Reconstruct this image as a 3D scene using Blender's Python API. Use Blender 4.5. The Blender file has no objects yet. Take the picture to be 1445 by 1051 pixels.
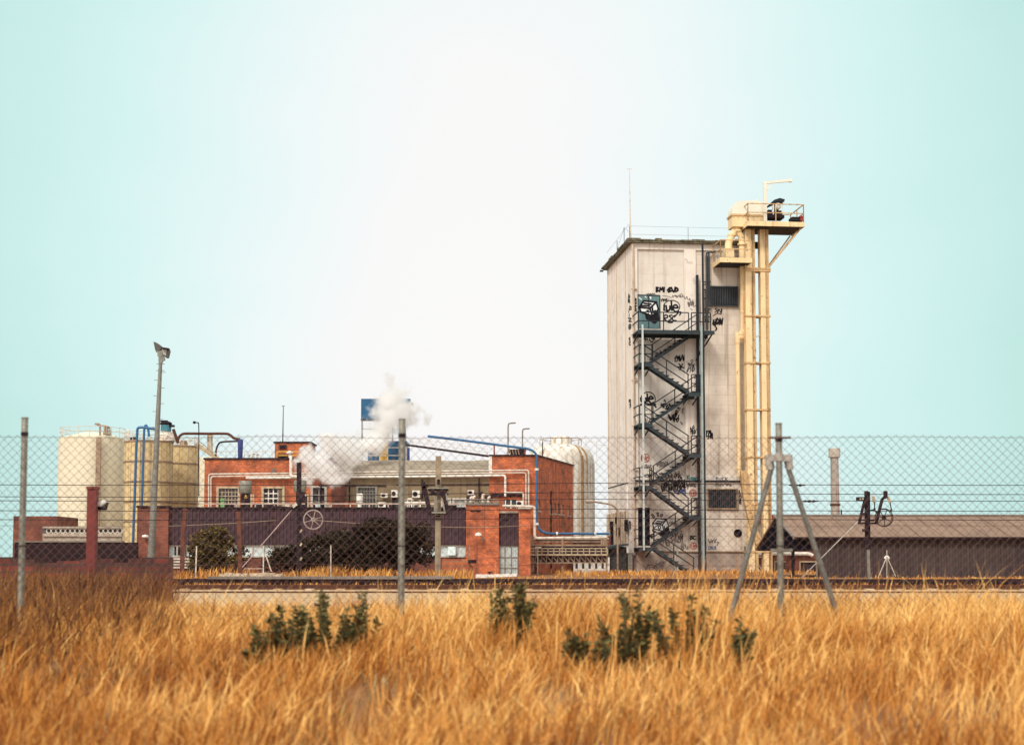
import bpy, math, random
import numpy as np
from mathutils import Vector, noise
R = random.Random(7)
sc = bpy.context.scene
COL = sc.collection
rad = math.radians

# ------------------------------------------------------------------ camera
F = 2200.0; CX = 722.5; PY0 = 625.0; HOR = 790.0; CAMH = 1.0
TH = math.atan((HOR - PY0) / F)
ST, CT = math.sin(TH), math.cos(TH)
CAM = Vector((0, 0, CAMH))
def ray(px, py):
    a = (px - CX) / F; b = (PY0 - py) / F
    return Vector((a, CT - b * ST, ST + b * CT))
def P(px, py, Y):
    d = ray(px, py)
    return CAM + d * (Y / d.y)
def X_(px, Y, py=740): return P(px, py, Y).x
def Z_(py, Y, px=722): return P(px, py, Y).z
cam = bpy.data.cameras.new("camera"); co = bpy.data.objects.new("camera", cam); COL.objects.link(co)
co.location = CAM; co.rotation_euler = (math.pi / 2 + TH, 0, 0)
cam.sensor_fit = 'HORIZONTAL'; cam.sensor_width = 36; cam.lens = F / 1445 * 36
cam.shift_y = (PY0 - 525.5) / 1445
cam.clip_end = 6000; cam.clip_start = .1
cam.dof.use_dof = True; cam.dof.focus_distance = 88; cam.dof.aperture_fstop = 2.0
sc.camera = co

# ------------------------------------------------------------------ materials
def lnk(nt, a, b): nt.links.new(a, b)
def newmat(name):
    m = bpy.data.materials.new(name); m.use_nodes = True
    nt = m.node_tree; b = nt.nodes['Principled BSDF']
    return m, nt, b
def c4(c): return (c[0], c[1], c[2], 1)
def mixc(nt, fac, a, b):
    n = nt.nodes.new('ShaderNodeMix'); n.data_type = 'RGBA'
    for s, v in ((0, fac), (6, a), (7, b)):
        if hasattr(v, 'links') or hasattr(v, 'is_linked'): lnk(nt, v, n.inputs[s])
        else: n.inputs[s].default_value = v if s == 0 else c4(v)
    return n.outputs[2]
def noise_n(nt, scale, vec, detail=4, sc3=None, rough=.55):
    if sc3:
        mp = nt.nodes.new('ShaderNodeMapping'); mp.inputs['Scale'].default_value = sc3
        lnk(nt, vec, mp.inputs[0]); vec = mp.outputs[0]
    n = nt.nodes.new('ShaderNodeTexNoise'); n.inputs['Scale'].default_value = scale
    n.inputs['Detail'].default_value = detail; n.inputs['Roughness'].default_value = rough
    lnk(nt, vec, n.inputs['Vector']); return n.outputs[0]
def ramp(nt, src, lo, hi):
    n = nt.nodes.new('ShaderNodeMapRange'); n.inputs[1].default_value = lo; n.inputs[2].default_value = hi
    n.clamp = True; lnk(nt, src, n.inputs[0]); return n.outputs[0]
def mulv(nt, a, k):
    n = nt.nodes.new('ShaderNodeMath'); n.operation = 'MULTIPLY'; lnk(nt, a, n.inputs[0]); n.inputs[1].default_value = k
    return n.outputs[0]
def bump(nt, b, h, strength=.3, dist=.02):
    n = nt.nodes.new('ShaderNodeBump'); n.inputs['Strength'].default_value = strength; n.inputs['Distance'].default_value = dist
    lnk(nt, h, n.inputs['Height']); lnk(nt, n.outputs[0], b.inputs['Normal'])
def mat(name, col, rough=.7, var=.18, scale=2.5, streak=None, spots=None, metal=0, bmp=.15, coord='Object'):
    m, nt, b = newmat(name)
    tc = nt.nodes.new('ShaderNodeTexCoord').outputs[coord]
    n1 = noise_n(nt, scale, tc)
    c = mixc(nt, ramp(nt, n1, .3, .7), [x * (1 - var) for x in col], [min(.95, x * (1 + var)) for x in col])
    if streak:                       # (colour, amount, threshold)  runs of rust or dirt down a face
        n2 = noise_n(nt, 1.0, tc, 5, (3.5, 3.5, .16))
        c = mixc(nt, mulv(nt, ramp(nt, n2, streak[2], streak[2] + .14), streak[1]), c, streak[0])
    if spots:
        n3 = noise_n(nt, spots[3] if len(spots) > 3 else 5, tc, 6)
        c = mixc(nt, mulv(nt, ramp(nt, n3, spots[2], spots[2] + .08), spots[1]), c, spots[0])
    lnk(nt, c, b.inputs['Base Color'])
    b.inputs['Roughness'].default_value = rough; b.inputs['Metallic'].default_value = metal
    if bmp: bump(nt, b, noise_n(nt, 14, tc), bmp)
    return m
def brickmat(name, c1, c2, mortar, bw=.25, rh=.075, ms=.009, soot=None, var=.35, streak=None, wobble=.0):
    m, nt, b = newmat(name)
    tc = nt.nodes.new('ShaderNodeTexCoord').outputs['Object']
    s = nt.nodes.new('ShaderNodeSeparateXYZ'); lnk(nt, tc, s.inputs[0])
    ad = nt.nodes.new('ShaderNodeMath'); ad.operation = 'ADD'; lnk(nt, s.outputs[0], ad.inputs[0]); lnk(nt, s.outputs[1], ad.inputs[1])
    cb = nt.nodes.new('ShaderNodeCombineXYZ'); lnk(nt, ad.outputs[0], cb.inputs[0]); lnk(nt, s.outputs[2], cb.inputs[1])
    t = nt.nodes.new('ShaderNodeTexBrick'); lnk(nt, cb.outputs[0], t.inputs['Vector'])
    t.inputs['Color1'].default_value = c4(c1); t.inputs['Color2'].default_value = c4(c2); t.inputs['Mortar'].default_value = c4(mortar)
    t.inputs['Scale'].default_value = 1; t.inputs['Mortar Size'].default_value = ms; t.inputs['Mortar Smooth'].default_value = .3
    t.inputs['Brick Width'].default_value = bw; t.inputs['Row Height'].default_value = rh; t.inputs['Bias'].default_value = 0
    c = t.outputs['Color']
    n1 = noise_n(nt, 1.6, tc, 8, None, .78)
    hs = nt.nodes.new('ShaderNodeHueSaturation'); lnk(nt, c, hs.inputs['Color'])
    mr = nt.nodes.new('ShaderNodeMapRange'); mr.inputs[1].default_value = .36; mr.inputs[2].default_value = .64
    mr.inputs[3].default_value = 1 - var; mr.inputs[4].default_value = 1 + var; lnk(nt, n1, mr.inputs[0]); lnk(nt, mr.outputs[0], hs.inputs['Value'])
    c = hs.outputs[0]
    if soot:
        n2 = noise_n(nt, .55, tc, 5, None, .6)
        c = mixc(nt, mulv(nt, ramp(nt, n2, soot[2], soot[2] + .2), soot[1]), c, soot[0])
    if streak:
        n3 = noise_n(nt, 1.0, tc, 5, (3.2, 3.2, .12))
        c = mixc(nt, mulv(nt, ramp(nt, n3, streak[2], streak[2] + .14), streak[1]), c, streak[0])
    lnk(nt, c, b.inputs['Base Color']); b.inputs['Roughness'].default_value = .85
    bump(nt, b, t.outputs['Fac'], -.4, .01)
    return m
M = {}
RUST = (.20, .075, .022); GRIME = (.10, .085, .07)
M['brick'] = brickmat('brick', (.64, .155, .045), (.42, .090, .034), (.30, .16, .10), soot=((.13, .048, .034), .75, .52), var=.5, streak=((.11, .045, .035), .6, .56))
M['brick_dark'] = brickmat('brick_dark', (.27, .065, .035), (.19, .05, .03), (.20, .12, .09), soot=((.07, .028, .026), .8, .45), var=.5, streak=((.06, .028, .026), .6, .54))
M['brick_big'] = brickmat('brick_big', (.52, .15, .05), (.36, .09, .045), (.30, .19, .12), bw=.42, rh=.17, ms=.018, soot=((.42, .25, .13), .6, .55))
M['brick_old'] = brickmat('brick_old', (.20, .038, .024), (.08, .023, .020), (.055, .03, .027), bw=.36, rh=.15, ms=.022, soot=((.035, .018, .020), .9, .44), var=.6)
M['tower'] = brickmat('tower_blocks', (.74, .675, .59), (.71, .645, .565), (.56, .50, .43), bw=1.25, rh=.60, ms=.013, var=.07,
                      soot=((.46, .385, .33), .7, .5), streak=((.27, .21, .155), .65, .525))
M['tower_plain'] = mat('tower_plain', (.80, .75, .69), .85, .08, .9, ((.46, .33, .22), .6, .55), ((.42, .35, .29), .5, .60, 2))
M['tower_panel'] = brickmat('tower_panel', (.72, .69, .63), (.69, .66, .605), (.57, .55, .52), bw=60, rh=.60, ms=.008, var=.06,
                      soot=((.57, .49, .43), .6, .5), streak=((.42, .34, .26), .45, .55))
M['moss'] = mat('mossy_slab', (.16, .145, .10), .95, .45, 4, None, ((.06, .055, .035), .8, .5))
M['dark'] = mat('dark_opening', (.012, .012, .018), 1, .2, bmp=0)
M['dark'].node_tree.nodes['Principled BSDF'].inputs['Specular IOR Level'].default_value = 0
M['fascia'] = mat('purple_cladding', (.066, .026, .046), .55, .16, 1.2, ((.10, .045, .04), .4, .58))
M['shedwall'] = mat('brown_cladding', (.075, .056, .055), .6, .2, 1.0, ((.045, .03, .04), .6, .5))
M['shedroof'] = mat('brown_roof', (.255, .165, .115), .8, .2, .8, ((.2, .12, .08), .4, .55))
M['concrete'] = mat('stained_concrete', (.25, .19, .115), .9, .22, 1.4, ((.12, .085, .055), .6, .52), ((.14, .09, .06), .5, .58, 2))
M['concrete_lt'] = mat('pale_concrete', (.46, .40, .33), .9, .2, 2, ((.22, .17, .12), .5, .55))
M['fascia'] = mat('purple_cladding', (.070, .042, .056), .6, .25, .8, ((.10, .045, .04), .55, .54), ((.035, .018, .028), .6, .55, 1.2))
M['roofgrey'] = mat('grey_roof', (.33, .275, .205), .9, .25, 1.5, None, ((.17, .13, .10), .6, .55, 2.5))
M['white'] = mat('white_paint', (.80, .78, .72), .55, .08, 3, ((.45, .34, .22), .5, .62))
M['pipewhite'] = mat('pipe_lagging', (.66, .60, .52), .5, .15, 3, None, ((.3, .2, .13), .6, .6))
M['pipebrown'] = mat('pipe_brown', (.34, .25, .17), .6, .25, 3, None, ((.16, .09, .05), .7, .55))
M['glass_pale'] = mat('pale_glass', (.62, .74, .76), .25, .12, 1.3, None, None, 0, 0)
M['glass_dark'] = mat('dark_glass', (.035, .032, .045), .12, .4, 2, None, None, 0, 0)
M['frame_cream'] = mat('cream_frame', (.52, .42, .28), .6, .2, 6)
M['tank_yellow'] = mat('tank_yellow', (.73, .575, .29), .6, .10, .8, ((.34, .24, .12), .65, .52), ((.30, .2, .1), .5, .60, 3))
M['tank_cream'] = mat('tank_cream', (.78, .74, .57), .6, .08, .6, ((.50, .42, .28), .45, .56))
M['tank_white'] = mat('tank_white', (.80, .80, .75), .5, .06, .6, ((.46, .30, .13), .75, .50), ((.62, .6, .53), .5, .5, 1.5))
M['tower_dirty'] = brickmat('tower_dirty', (.50, .42, .36), (.44, .37, .32), (.28, .23, .19), bw=1.25, rh=.60, ms=.013, var=.2, soot=((.24, .21, .19), .85, .46), streak=((.42, .22, .10), .7, .52))
M['elev'] = mat('elevator_cream', (.88, .67, .385), .6, .12, 1.0, ((.40, .18, .06), .7, .555), ((.20, .085, .035), .85, .615, 4))
M['elev_rust'] = mat('elevator_rusty', (.62, .425, .21), .65, .2, 1.5, ((.24, .10, .035), .7, .52), ((.13, .055, .02), .8, .6, 5))
M['hood'] = mat('hood_white', (.78, .77, .66), .5, .06, 1.0, ((.5, .4, .26), .4, .6))
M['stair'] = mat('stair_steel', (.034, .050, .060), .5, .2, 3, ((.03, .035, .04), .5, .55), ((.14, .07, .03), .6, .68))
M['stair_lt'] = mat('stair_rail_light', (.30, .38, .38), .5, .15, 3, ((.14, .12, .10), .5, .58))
M['stair_dark'] = mat('stair_dark_steel', (.022, .028, .036), .55, .2, 3)  # darker steel for treads, handrails and trim
M['teal'] = mat('teal_door', (.10, .20, .215), .5, .25, 1.6, ((.05, .10, .11), .5, .52))
M['galv'] = mat('galvanised', (.235, .23, .19), .5, .28, 9, None, ((.42, .42, .38), .5, .55, 22), .35)
M['clamp'] = mat('clamp_pale', (.50, .48, .43), .5, .2, 9, None, None, .2)
M['wire'] = mat('fence_wire', (.13, .070, .060), .55, .25, 6, None, None, .2, 0)
M['rail'] = mat('rusty_rail', (.10, .04, .025), .6, .3, 4)
M['iron'] = mat('dark_iron', (.022, .014, .020), .55, .3, 4, None, ((.10, .045, .03), .6, .6))
M['rustpost'] = mat('rust_post', (.15, .045, .025), .8, .35, 4, None, ((.06, .025, .02), .8, .5))
M['polegrey'] = mat('pole_concrete', (.30, .245, .17), .9, .2, 3, ((.16, .12, .08), .6, .55))
M['blue'] = mat('blue_paint', (.004, .105, .24), .45, .15, 1.2, ((.004, .07, .16), .5, .5))
M['bluepipe'] = mat('blue_pipe', (.020, .125, .29), .4, .15, 2)
M['bluedark'] = mat('blue_duct', (.018, .045, .22), .45, .2, 2)
M['yellow'] = mat('yellow_paint', (.72, .43, .06), .5, .12, 2, ((.4, .22, .04), .5, .56))
M['mast'] = mat('mast_galv', (.20, .205, .185), .5, .25, 6, None, ((.33, .33, .30), .5, .55, 14), .3)
M['black'] = mat('black_rubber', (.018, .016, .018), .6, .2)
M['silver'] = mat('silver', (.62, .62, .58), .35, .15, 4, None, None, .4)
M['red'] = mat('red_paint', (.40, .05, .03), .6, .15)
M['green'] = mat('green_paint', (.16, .42, .14), .6, .15)
M['ink'] = mat('spray_black', (.014, .013, .018), .6, .2, 6, None, None, 0, 0)
M['ink_fade'] = mat('spray_faded', (.16, .135, .125), .7, .3, 6, None, None, 0, 0)
M['ink_red'] = mat('spray_red', (.34, .10, .07), .7, .25, 6, None, None, 0, 0)
M['ink_teal'] = mat('spray_teal', (.02, .24, .26), .7, .2, 6, None, None, 0, 0)
M['ink_blue'] = mat('spray_blue', (.06, .12, .30), .7, .2, 6, None, None, 0, 0)
M['ink_white'] = mat('spray_white', (.78, .82, .82), .6, .06, 4, None, None, 0, 0)
M['timber'] = mat('dark_timber', (.032, .018, .021), .9, .35, 2.0, None, ((.025, .018, .022), .8, .5, 3))
M['capping'] = mat('grey_capping', (.20, .175, .155), .9, .25, 2)
M['gravel'] = mat('pale_ballast', (.52, .36, .20), .95, .25, 6, None, ((.36, .22, .11), .7, .55, 2.0))
M['stone'] = mat('pale_stone', (.58, .46, .33), .9, .25, 5)
M['cabin'] = mat('rusty_panel', (.66, .55, .42), .7, .2, 2, ((.22, .11, .05), .85, .47), ((.10, .05, .03), .8, .6, 3))
M['louvre'] = mat('louvre_steel', (.050, .058, .068), .5, .25, 4)
M['leanto'] = mat('dark_leanto', (.045, .050, .052), .7, .2, 2, ((.025, .025, .028), .6, .5))
def leafmat(name, c1, c2, c3, lo=.30, trans=.25):
    m, nt, b = newmat(name)
    a = nt.nodes.new('ShaderNodeAttribute'); a.attribute_name = 'tone'
    r = nt.nodes.new('ShaderNodeValToRGB'); e = r.color_ramp.elements
    e[0].position = .05; e[0].color = c4(c1); e[1].position = .97; e[1].color = c4(c3)
    k = e.new(.5); k.color = c4(c2)
    lnk(nt, a.outputs['Fac'], r.inputs[0]); lnk(nt, r.outputs[0], b.inputs['Base Color'])
    b.inputs['Roughness'].default_value = .75
    b.inputs['Transmission Weight'].default_value = 0
    b.inputs['Specular IOR Level'].default_value = .2
    return m
M['straw'] = leafmat('dry_straw', (.21, .058, .012), (.60, .255, .050), (.95, .62, .22))
M['straw_red'] = leafmat('dry_straw_far', (.30, .105, .025), (.56, .25, .055), (.80, .47, .15))
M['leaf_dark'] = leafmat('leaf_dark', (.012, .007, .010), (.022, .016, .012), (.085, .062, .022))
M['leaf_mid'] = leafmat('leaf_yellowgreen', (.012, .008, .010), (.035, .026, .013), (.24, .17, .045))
M['leaf_weed'] = leafmat('leaf_weed', (.045, .042, .020), (.095, .088, .034), (.24, .21, .075))
M['bark'] = mat('bark', (.05, .035, .028), .9, .3, 6)

for k_, s_ in (('iron', .12), ('stair_dark', .12), ('louvre', .2), ('fascia', .2), ('rail', .2), ('timber', .1), ('shedwall', .2), ('black', .2), ('ink', .1), ('stair', .25), ('leanto', .1)):
    M[k_].node_tree.nodes['Principled BSDF'].inputs['Specular IOR Level'].default_value = s_
# ------------------------------------------------------------------ mesh builder
class MB:
    def __init__(s, f=None): s.v = []; s.fc = []; s.f = f; s.tone = None
    def add(s, pts, faces):
        o = len(s.v)
        for p in pts:
            s.v.append(tuple(s.f(*p)) if s.f else tuple(p))
        for f in faces: s.fc.append([i + o for i in f])
    def box(s, x0, x1, y0, y1, z0, z1):
        s.add([(x0,y0,z0),(x1,y0,z0),(x1,y1,z0),(x0,y1,z0),(x0,y0,z1),(x1,y0,z1),(x1,y1,z1),(x0,y1,z1)],
              [(0,3,2,1),(4,5,6,7),(0,1,5,4),(1,2,6,5),(2,3,7,6),(3,0,4,7)]); return s
    def bar(s, p, q, w, h=None, up=(0, 0, 1)):
        h = h or w; p = Vector(p); q = Vector(q); d = (q - p)
        if d.length < 1e-6: return s
        d.normalize(); u = Vector(up)
        if abs(d.dot(u)) > .98: u = Vector((0, 1, 0))
        a = d.cross(u).normalized(); b = a.cross(d).normalized(); a *= w / 2; b *= h / 2
        pts = [p-a-b, p+a-b, p+a+b, p-a+b, q-a-b, q+a-b, q+a+b, q-a+b]
        s.add(pts, [(0,3,2,1),(4,5,6,7),(0,1,5,4),(1,2,6,5),(2,3,7,6),(3,0,4,7)]); return s
    def tube(s, pts, r, n=8):
        pts = [Vector(p) for p in pts]; N = len(pts)
        rr = r if isinstance(r, (list, tuple)) else [r] * N
        ring = []; a = None; allp = []
        for i, p in enumerate(pts):
            d = (pts[min(i+1, N-1)] - pts[max(i-1, 0)]).normalized()
            if a is None:
                u = Vector((0, 0, 1)) if abs(d.z) < .9 else Vector((0, 1, 0))
                a = d.cross(u).normalized()
            else: a = (a - d * a.dot(d)).normalized()
            b = d.cross(a)
            for k in range(n):
                t = 2 * math.pi * k / n
                allp.append(p + (a * math.cos(t) + b * math.sin(t)) * rr[i])
        fs = []
        for i in range(N - 1):
            for k in range(n):
                k2 = (k + 1) % n
                fs.append((i*n+k, i*n+k2, (i+1)*n+k2, (i+1)*n+k))
        fs.append(tuple(reversed(range(n)))); fs.append(tuple((N-1)*n + k for k in range(n)))
        s.add(allp, fs); return s
    def lathe(s, c, prof, n=32):
        pts = []; fs = []; m = len(prof)
        for r, z in prof:
            for k in range(n):
                t = 2 * math.pi * k / n
                pts.append((c[0] + r * math.cos(t), c[1] + r * math.sin(t), z))
        for i in range(m - 1):
            for k in range(n):
                k2 = (k + 1) % n
                fs.append((i*n+k, i*n+k2, (i+1)*n+k2, (i+1)*n+k))
        fs.append(tuple(reversed(range(n)))); fs.append(tuple((m-1)*n + k for k in range(n)))
        s.add(pts, fs); return s
    def prism(s, poly, ext):
        n = len(poly); e = Vector(ext)
        pts = [Vector(p) for p in poly] + [Vector(p) + e for p in poly]
        fs = [tuple(range(n)), tuple(reversed(range(n, 2*n)))]
        for i in range(n):
            j = (i + 1) % n; fs.append((i, i + n, j + n, j))
        s.add(pts, fs); return s
    def ring(s, c, r, t, n=24, axis='y'):
        pts = []
        for k in range(n + 1):
            a = 2 * math.pi * k / n
            pts.append((c[0] + r * math.cos(a), c[1], c[2] + r * math.sin(a)))
        return s.tube(pts, t, 5)
    def corr(s, x0, x1, y, z0, z1, pitch=.16, dep=.04):
        n = max(1, int((x1 - x0) / pitch)); p = (x1 - x0) / n; xs = []
        for i in range(n):
            xs += [(x0 + p*i, y), (x0 + p*(i+.35), y), (x0 + p*(i+.5), y - dep), (x0 + p*(i+.85), y - dep)]
        xs.append((x1, y))
        pts = [(a, b, z0) for a, b in xs] + [(a, b, z1) for a, b in xs]; m = len(xs)
        s.add(pts, [(i, i+1, i+1+m, i+m) for i in range(m-1)]); return s
    def holes(s, x0, x1, z0, z1, y, hs, dep=.18):
        """front wall at y with rectangular openings (xa,xb,za,zb) and their reveals"""
        xs = sorted({x0, x1, *[h[0] for h in hs], *[h[1] for h in hs]}); zs = sorted({z0, z1, *[h[2] for h in hs], *[h[3] for h in hs]})
        for i in range(len(xs)-1):
            for j in range(len(zs)-1):
                mx, mz = (xs[i]+xs[i+1])/2, (zs[j]+zs[j+1])/2
                if any(h[0] < mx < h[1] and h[2] < mz < h[3] for h in hs): continue
                s.add([(xs[i],y,zs[j]),(xs[i+1],y,zs[j]),(xs[i+1],y,zs[j+1]),(xs[i],y,zs[j+1])], [(0,1,2,3)])
        for a, b, c, d in hs:
            q = y + dep
            s.add([(a,y,c),(b,y,c),(b,y,d),(a,y,d),(a,q,c),(b,q,c),(b,q,d),(a,q,d)], [(0,4,5,1),(1,5,6,2),(2,6,7,3),(3,7,4,0)])
        return s
    def build(s, name, m, parent=None, smooth=False):
        if not s.v: return None
        me = bpy.data.meshes.new(name); o = bpy.data.objects.new(name, me)
        vs = np.array(s.v, dtype=float)
        if parent is None:
            lo = vs.min(0); hi = vs.max(0); org = np.array([(lo[0]+hi[0])/2, (lo[1]+hi[1])/2, lo[2]]); o.location = org
        else:
            t = parent
            while t.parent: t = t.parent
            org = np.array(t.location); o.parent = parent
        me.from_pydata((vs - org).tolist(), [], s.fc)
        if s.tone is not None:
            at = me.attributes.new('tone', 'FLOAT', 'POINT'); at.data.foreach_set('value', s.tone)
        mm = M[m] if isinstance(m, str) else m
        me.materials.append(mm); COL.objects.link(o)
        if smooth:
            me.polygons.foreach_set('use_smooth', [True] * len(me.polygons)); me.set_sharp_from_angle(angle=rad(38))
        me.update(); return o
def tag(o, label=None, cat=None, group=None, kind=None):
    for k, v in (('label', label), ('category', cat), ('group', group), ('kind', kind)):
        if v: o[k] = v
    return o
def thing(name, loc, label, cat, group=None):
    o = bpy.data.objects.new(name, None); COL.objects.link(o); o.location = loc; o.empty_display_size = .2
    return tag(o, label, cat, group)
def copy_tree(o, parent=None):
    c = o.copy(); COL.objects.link(c)
    if parent: c.parent = parent
    for ch in list(o.children): copy_tree(ch, c)
    return c
def smooth_path(pts, k=6):
    pts = [Vector(p) for p in pts]; out = []
    for i in range(len(pts) - 1):
        p0, p1, p2, p3 = pts[max(i-1, 0)], pts[i], pts[i+1], pts[min(i+2, len(pts)-1)]
        for j in range(k):
            t = j / k
            out.append(.5 * ((2*p1) + (p2-p0)*t + (2*p0-5*p1+4*p2-p3)*t*t + (3*p1-p0-3*p2+p3)*t*t*t))
    out.append(pts[-1]); return out
def bend(pts, r, k=5):
    """polyline with rounded corners"""
    pts = [Vector(p) for p in pts]; out = [pts[0]]
    for i in range(1, len(pts) - 1):
        a, b, c = pts[i-1], pts[i], pts[i+1]
        d1, d2 = (a-b), (c-b); rr = min(r, d1.length*.49, d2.length*.49)
        s, e = b + d1.normalized()*rr, b + d2.normalized()*rr
        for j in range(k + 1):
            t = j / k; out.append((1-t)**2*s + 2*t*(1-t)*b + t*t*e)
    out.append(pts[-1]); return out
def pxl(pts, Y): return [P(a, b, Y) for a, b in pts]
def pbox(mb, x0, y0, x1, y1, Y, t=.2):
    """box whose front face stands at distance Y where the photo shows it"""
    ym = (y0 + y1) / 2
    mb.box(X_(x0, Y, ym), X_(x1, Y, ym), Y, Y + t, Z_(y1, Y, x0), Z_(y0, Y, x0)); return mb

# ------------------------------------------------------------------ ground
def gz(x, y):
    pts = [(-50, -.4), (6, -.4), (17, .20), (20, .20), (27, .0), (55.9, 0), (56.15, .27), (4000, .27)]
    for (a, za), (b, zb) in zip(pts, pts[1:]):
        if a <= y <= b:
            z = za + (zb - za) * (y - a) / (b - a); break
    if 5 < y < 26: z += .05 * noise.noise((x * .35, y * .35, 3)) + .02 * noise.noise((x * 1.3, y * 1.3, 9))
    return z
mb = MB()
ys = [-30, -10, 0, 4] + [6 + .5*i for i in range(44)] + [28, 31, 35, 40, 47, 55.85, 56.15, 60, 70, 90, 130, 200, 400, 900, 2500]
xs = [-2000, -600, -200, -80, -40, -25] + [-18 + .75*i for i in range(49)] + [25, 40, 80, 200, 600, 2000]
pts = [(x, y, gz(x, y)) for y in ys for x in xs]; n = len(xs)
mb.add(pts, [(j*n+i, j*n+i+1, (j+1)*n+i+1, (j+1)*n+i) for j in range(len(ys)-1) for i in range(n-1)])
M['soil'] = mat('dry_soil', (.25, .11, .035), .95, .35, 1.5, None, ((.22, .10, .04), .7, .55, 3.0), 0, .3)
tag(mb.build('ground', 'soil'), kind='structure')
mb = MB()
bx = [-60 + 1.2*i for i in range(101)]; by = [29.5, 31, 33.5, 36, 39, 42, 45, 48, 51, 54, 55.7]
pts = [(x, y + (0 if y > 30 else .6*noise.noise((x*.5, 0, 1))), .05 + .025*noise.noise((x, y, 5)) - (.08 if y < 30 else 0)) for y in by for x in bx]; n = len(bx)
mb.add(pts, [(j*n+i, j*n+i+1, (j+1)*n+i+1, (j+1)*n+i) for j in range(len(by)-1) for i in range(n-1)])
tag(mb.build('track_ballast', 'gravel'), kind='structure')

# railway track
trk = thing('railway_track', (0, 50, .05), 'rusty steel rails on pale ballast running right across behind the fence', 'railway track')
for Y in (45.4, 50.6, 52.1):
    h_ = .10 if Y < 46 else .19
    m_ = MB().box(-60, 60, Y - .035, Y + .035, h_ - .03, h_).box(-60, 60, Y - .01, Y + .01, .07, h_ - .03).box(-60, 60, Y - .07, Y + .07, .055, .07)
    m_.build('rail', 'rail', trk)
for i in range(60):
    x = -29.5 + i * 1.0 + R.uniform(-.03, .03)
    MB().box(x - .13, x + .13, 50.1, 52.7, .02, .085).build('sleeper', 'gravel' if R.random() < .6 else 'stone', trk)

# low loading platform beyond the track
plat = thing('loading_platform', (0, 56, 0), 'long low platform edge of dark weathered timber beyond the rails', 'platform')
m_ = MB()
xx = -60.
while xx < 60:
    L = R.uniform(2.2, 4.5); o = R.uniform(-.03, .03)
    m_.box(xx, xx + L - .02, 55.86 + o, 56.25, 0, .17 + R.uniform(-.01, .01))
    m_.box(xx + .1, xx + L + .05, 55.80 + o, 56.25, .178, .325 + R.uniform(-.012, .012)); xx += L
m_.build('edge_beam', 'timber', plat)
m_ = MB(); xa, xb = X_(293, 55.8, 816), X_(640, 55.8, 816); x = xa
while x < xb - .5:
    L = R.uniform(1.4, 2.2); m_.box(x, min(xb, x + L) - .015, 55.72, 56.3, .328, .42 + R.uniform(-.01, .01)); x += L
m_.build('capping', 'capping', plat)
# ------------------------------------------------------------------ tower
G0 = .2
A0 = P(893, 600, 91.7); A0.z = 0
PHI = rad(6.0)
U = Vector((math.cos(PHI), math.sin(PHI), 0)); V = Vector((-math.sin(PHI), math.cos(PHI), 0))
def TW(u, d, z): return A0 + U * u - V * d + Vector((0, 0, z))
def tp(px, py, d=0.0):
    r = ray(px, py); o = A0 - V * d
    t = (o - CAM).dot(V) / r.dot(V); p = CAM + r * t
    return (p - A0).dot(U), p.z
def lp(px, py, u=0.0):                     # point on the left face: returns (d, z)
    r = ray(px, py); o = A0 + U * u
    t = (o - CAM).dot(U) / r.dot(U); p = CAM + r * t
    return -(p - A0).dot(V), p.z
def TB(): return MB(TW)
def tbx(mb, x0, y0, x1, y1, d0, d1, at=None):
    """box whose front face (distance d1 proud of the wall) covers a rectangle of the photo"""
    ym = (y0 + y1) / 2; dd = d1 if at is None else at
    mb.box(tp(x0, ym, dd)[0], tp(x1, ym, dd)[0], -d1, -d0, tp(x0, y1, dd)[1], tp(x0, y0, dd)[1]); return mb
def TWn(u, nd, z): return TW(u, -nd, z)
def TN(): return MB(TWn)                   # second coordinate = minus d, so boxes keep their winding
W = tp(1064.5, 600)[0]; DEP = -lp(858.6, 560)[0]
ZT = tp(893, 343)[1]; ZL = tp(893, 679)[1]
tower = thing('concrete_tower', TW(0, 0, 0), 'tall cream block tower covered in black graffiti, with a zigzag outside staircase', 'tower')
def build(mb, name, m, par, **k): return mb.build(name, m, par, **k)
core = TN().box(0.12, W - .06, .15, DEP, 0, ZT)
wall = core.build('wall', 'tower_panel', tower)
m_ = TN()
u_ = lambda px: tp(px, 560)[0]
zA = tp(930, 352)[1]
for a, b in ((893, 900.5), (967, 983.5), (1060, 1064.5)):
    m_.box(u_(a), u_(b), 0, .147, ZL, ZT)
m_.box(u_(900.5) + .003, u_(967) - .003, .003, .146, zA, ZT); m_.box(u_(983.5) + .003, u_(1060) - .003, .003, .146, zA, ZT)
build(m_, 'pilaster', 'tower_plain', tower)
m_ = TN().box(0.02, W - .02, -.02, .146, 0, ZL - .02)
build(m_, 'lower_wall', 'tower', tower)
zb = tp(940, 670)[1]
m_ = TN().box(u_(900.5), W - .07, .05, .147, ZL + .09, zb)
build(m_, 'frieze', 'tower_plain', tower)
m_ = TN().box(-.03, W + .01, -.026, .3, 0, tp(960, 779)[1]); build(m_, 'plinth', 'tower_dirty', tower)
m_ = TN().box(0.0, u_(1047), -.10, .14, ZL - .015, ZL + .085)
build(m_, 'ledge', 'stair_dark', tower)
# right hand bay keeps its visible blocks
m_ = TN().box(u_(984), u_(1059.5), .10, .147, zb + .003, zA - .003); build(m_, 'block_bay', 'tower', tower)
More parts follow.
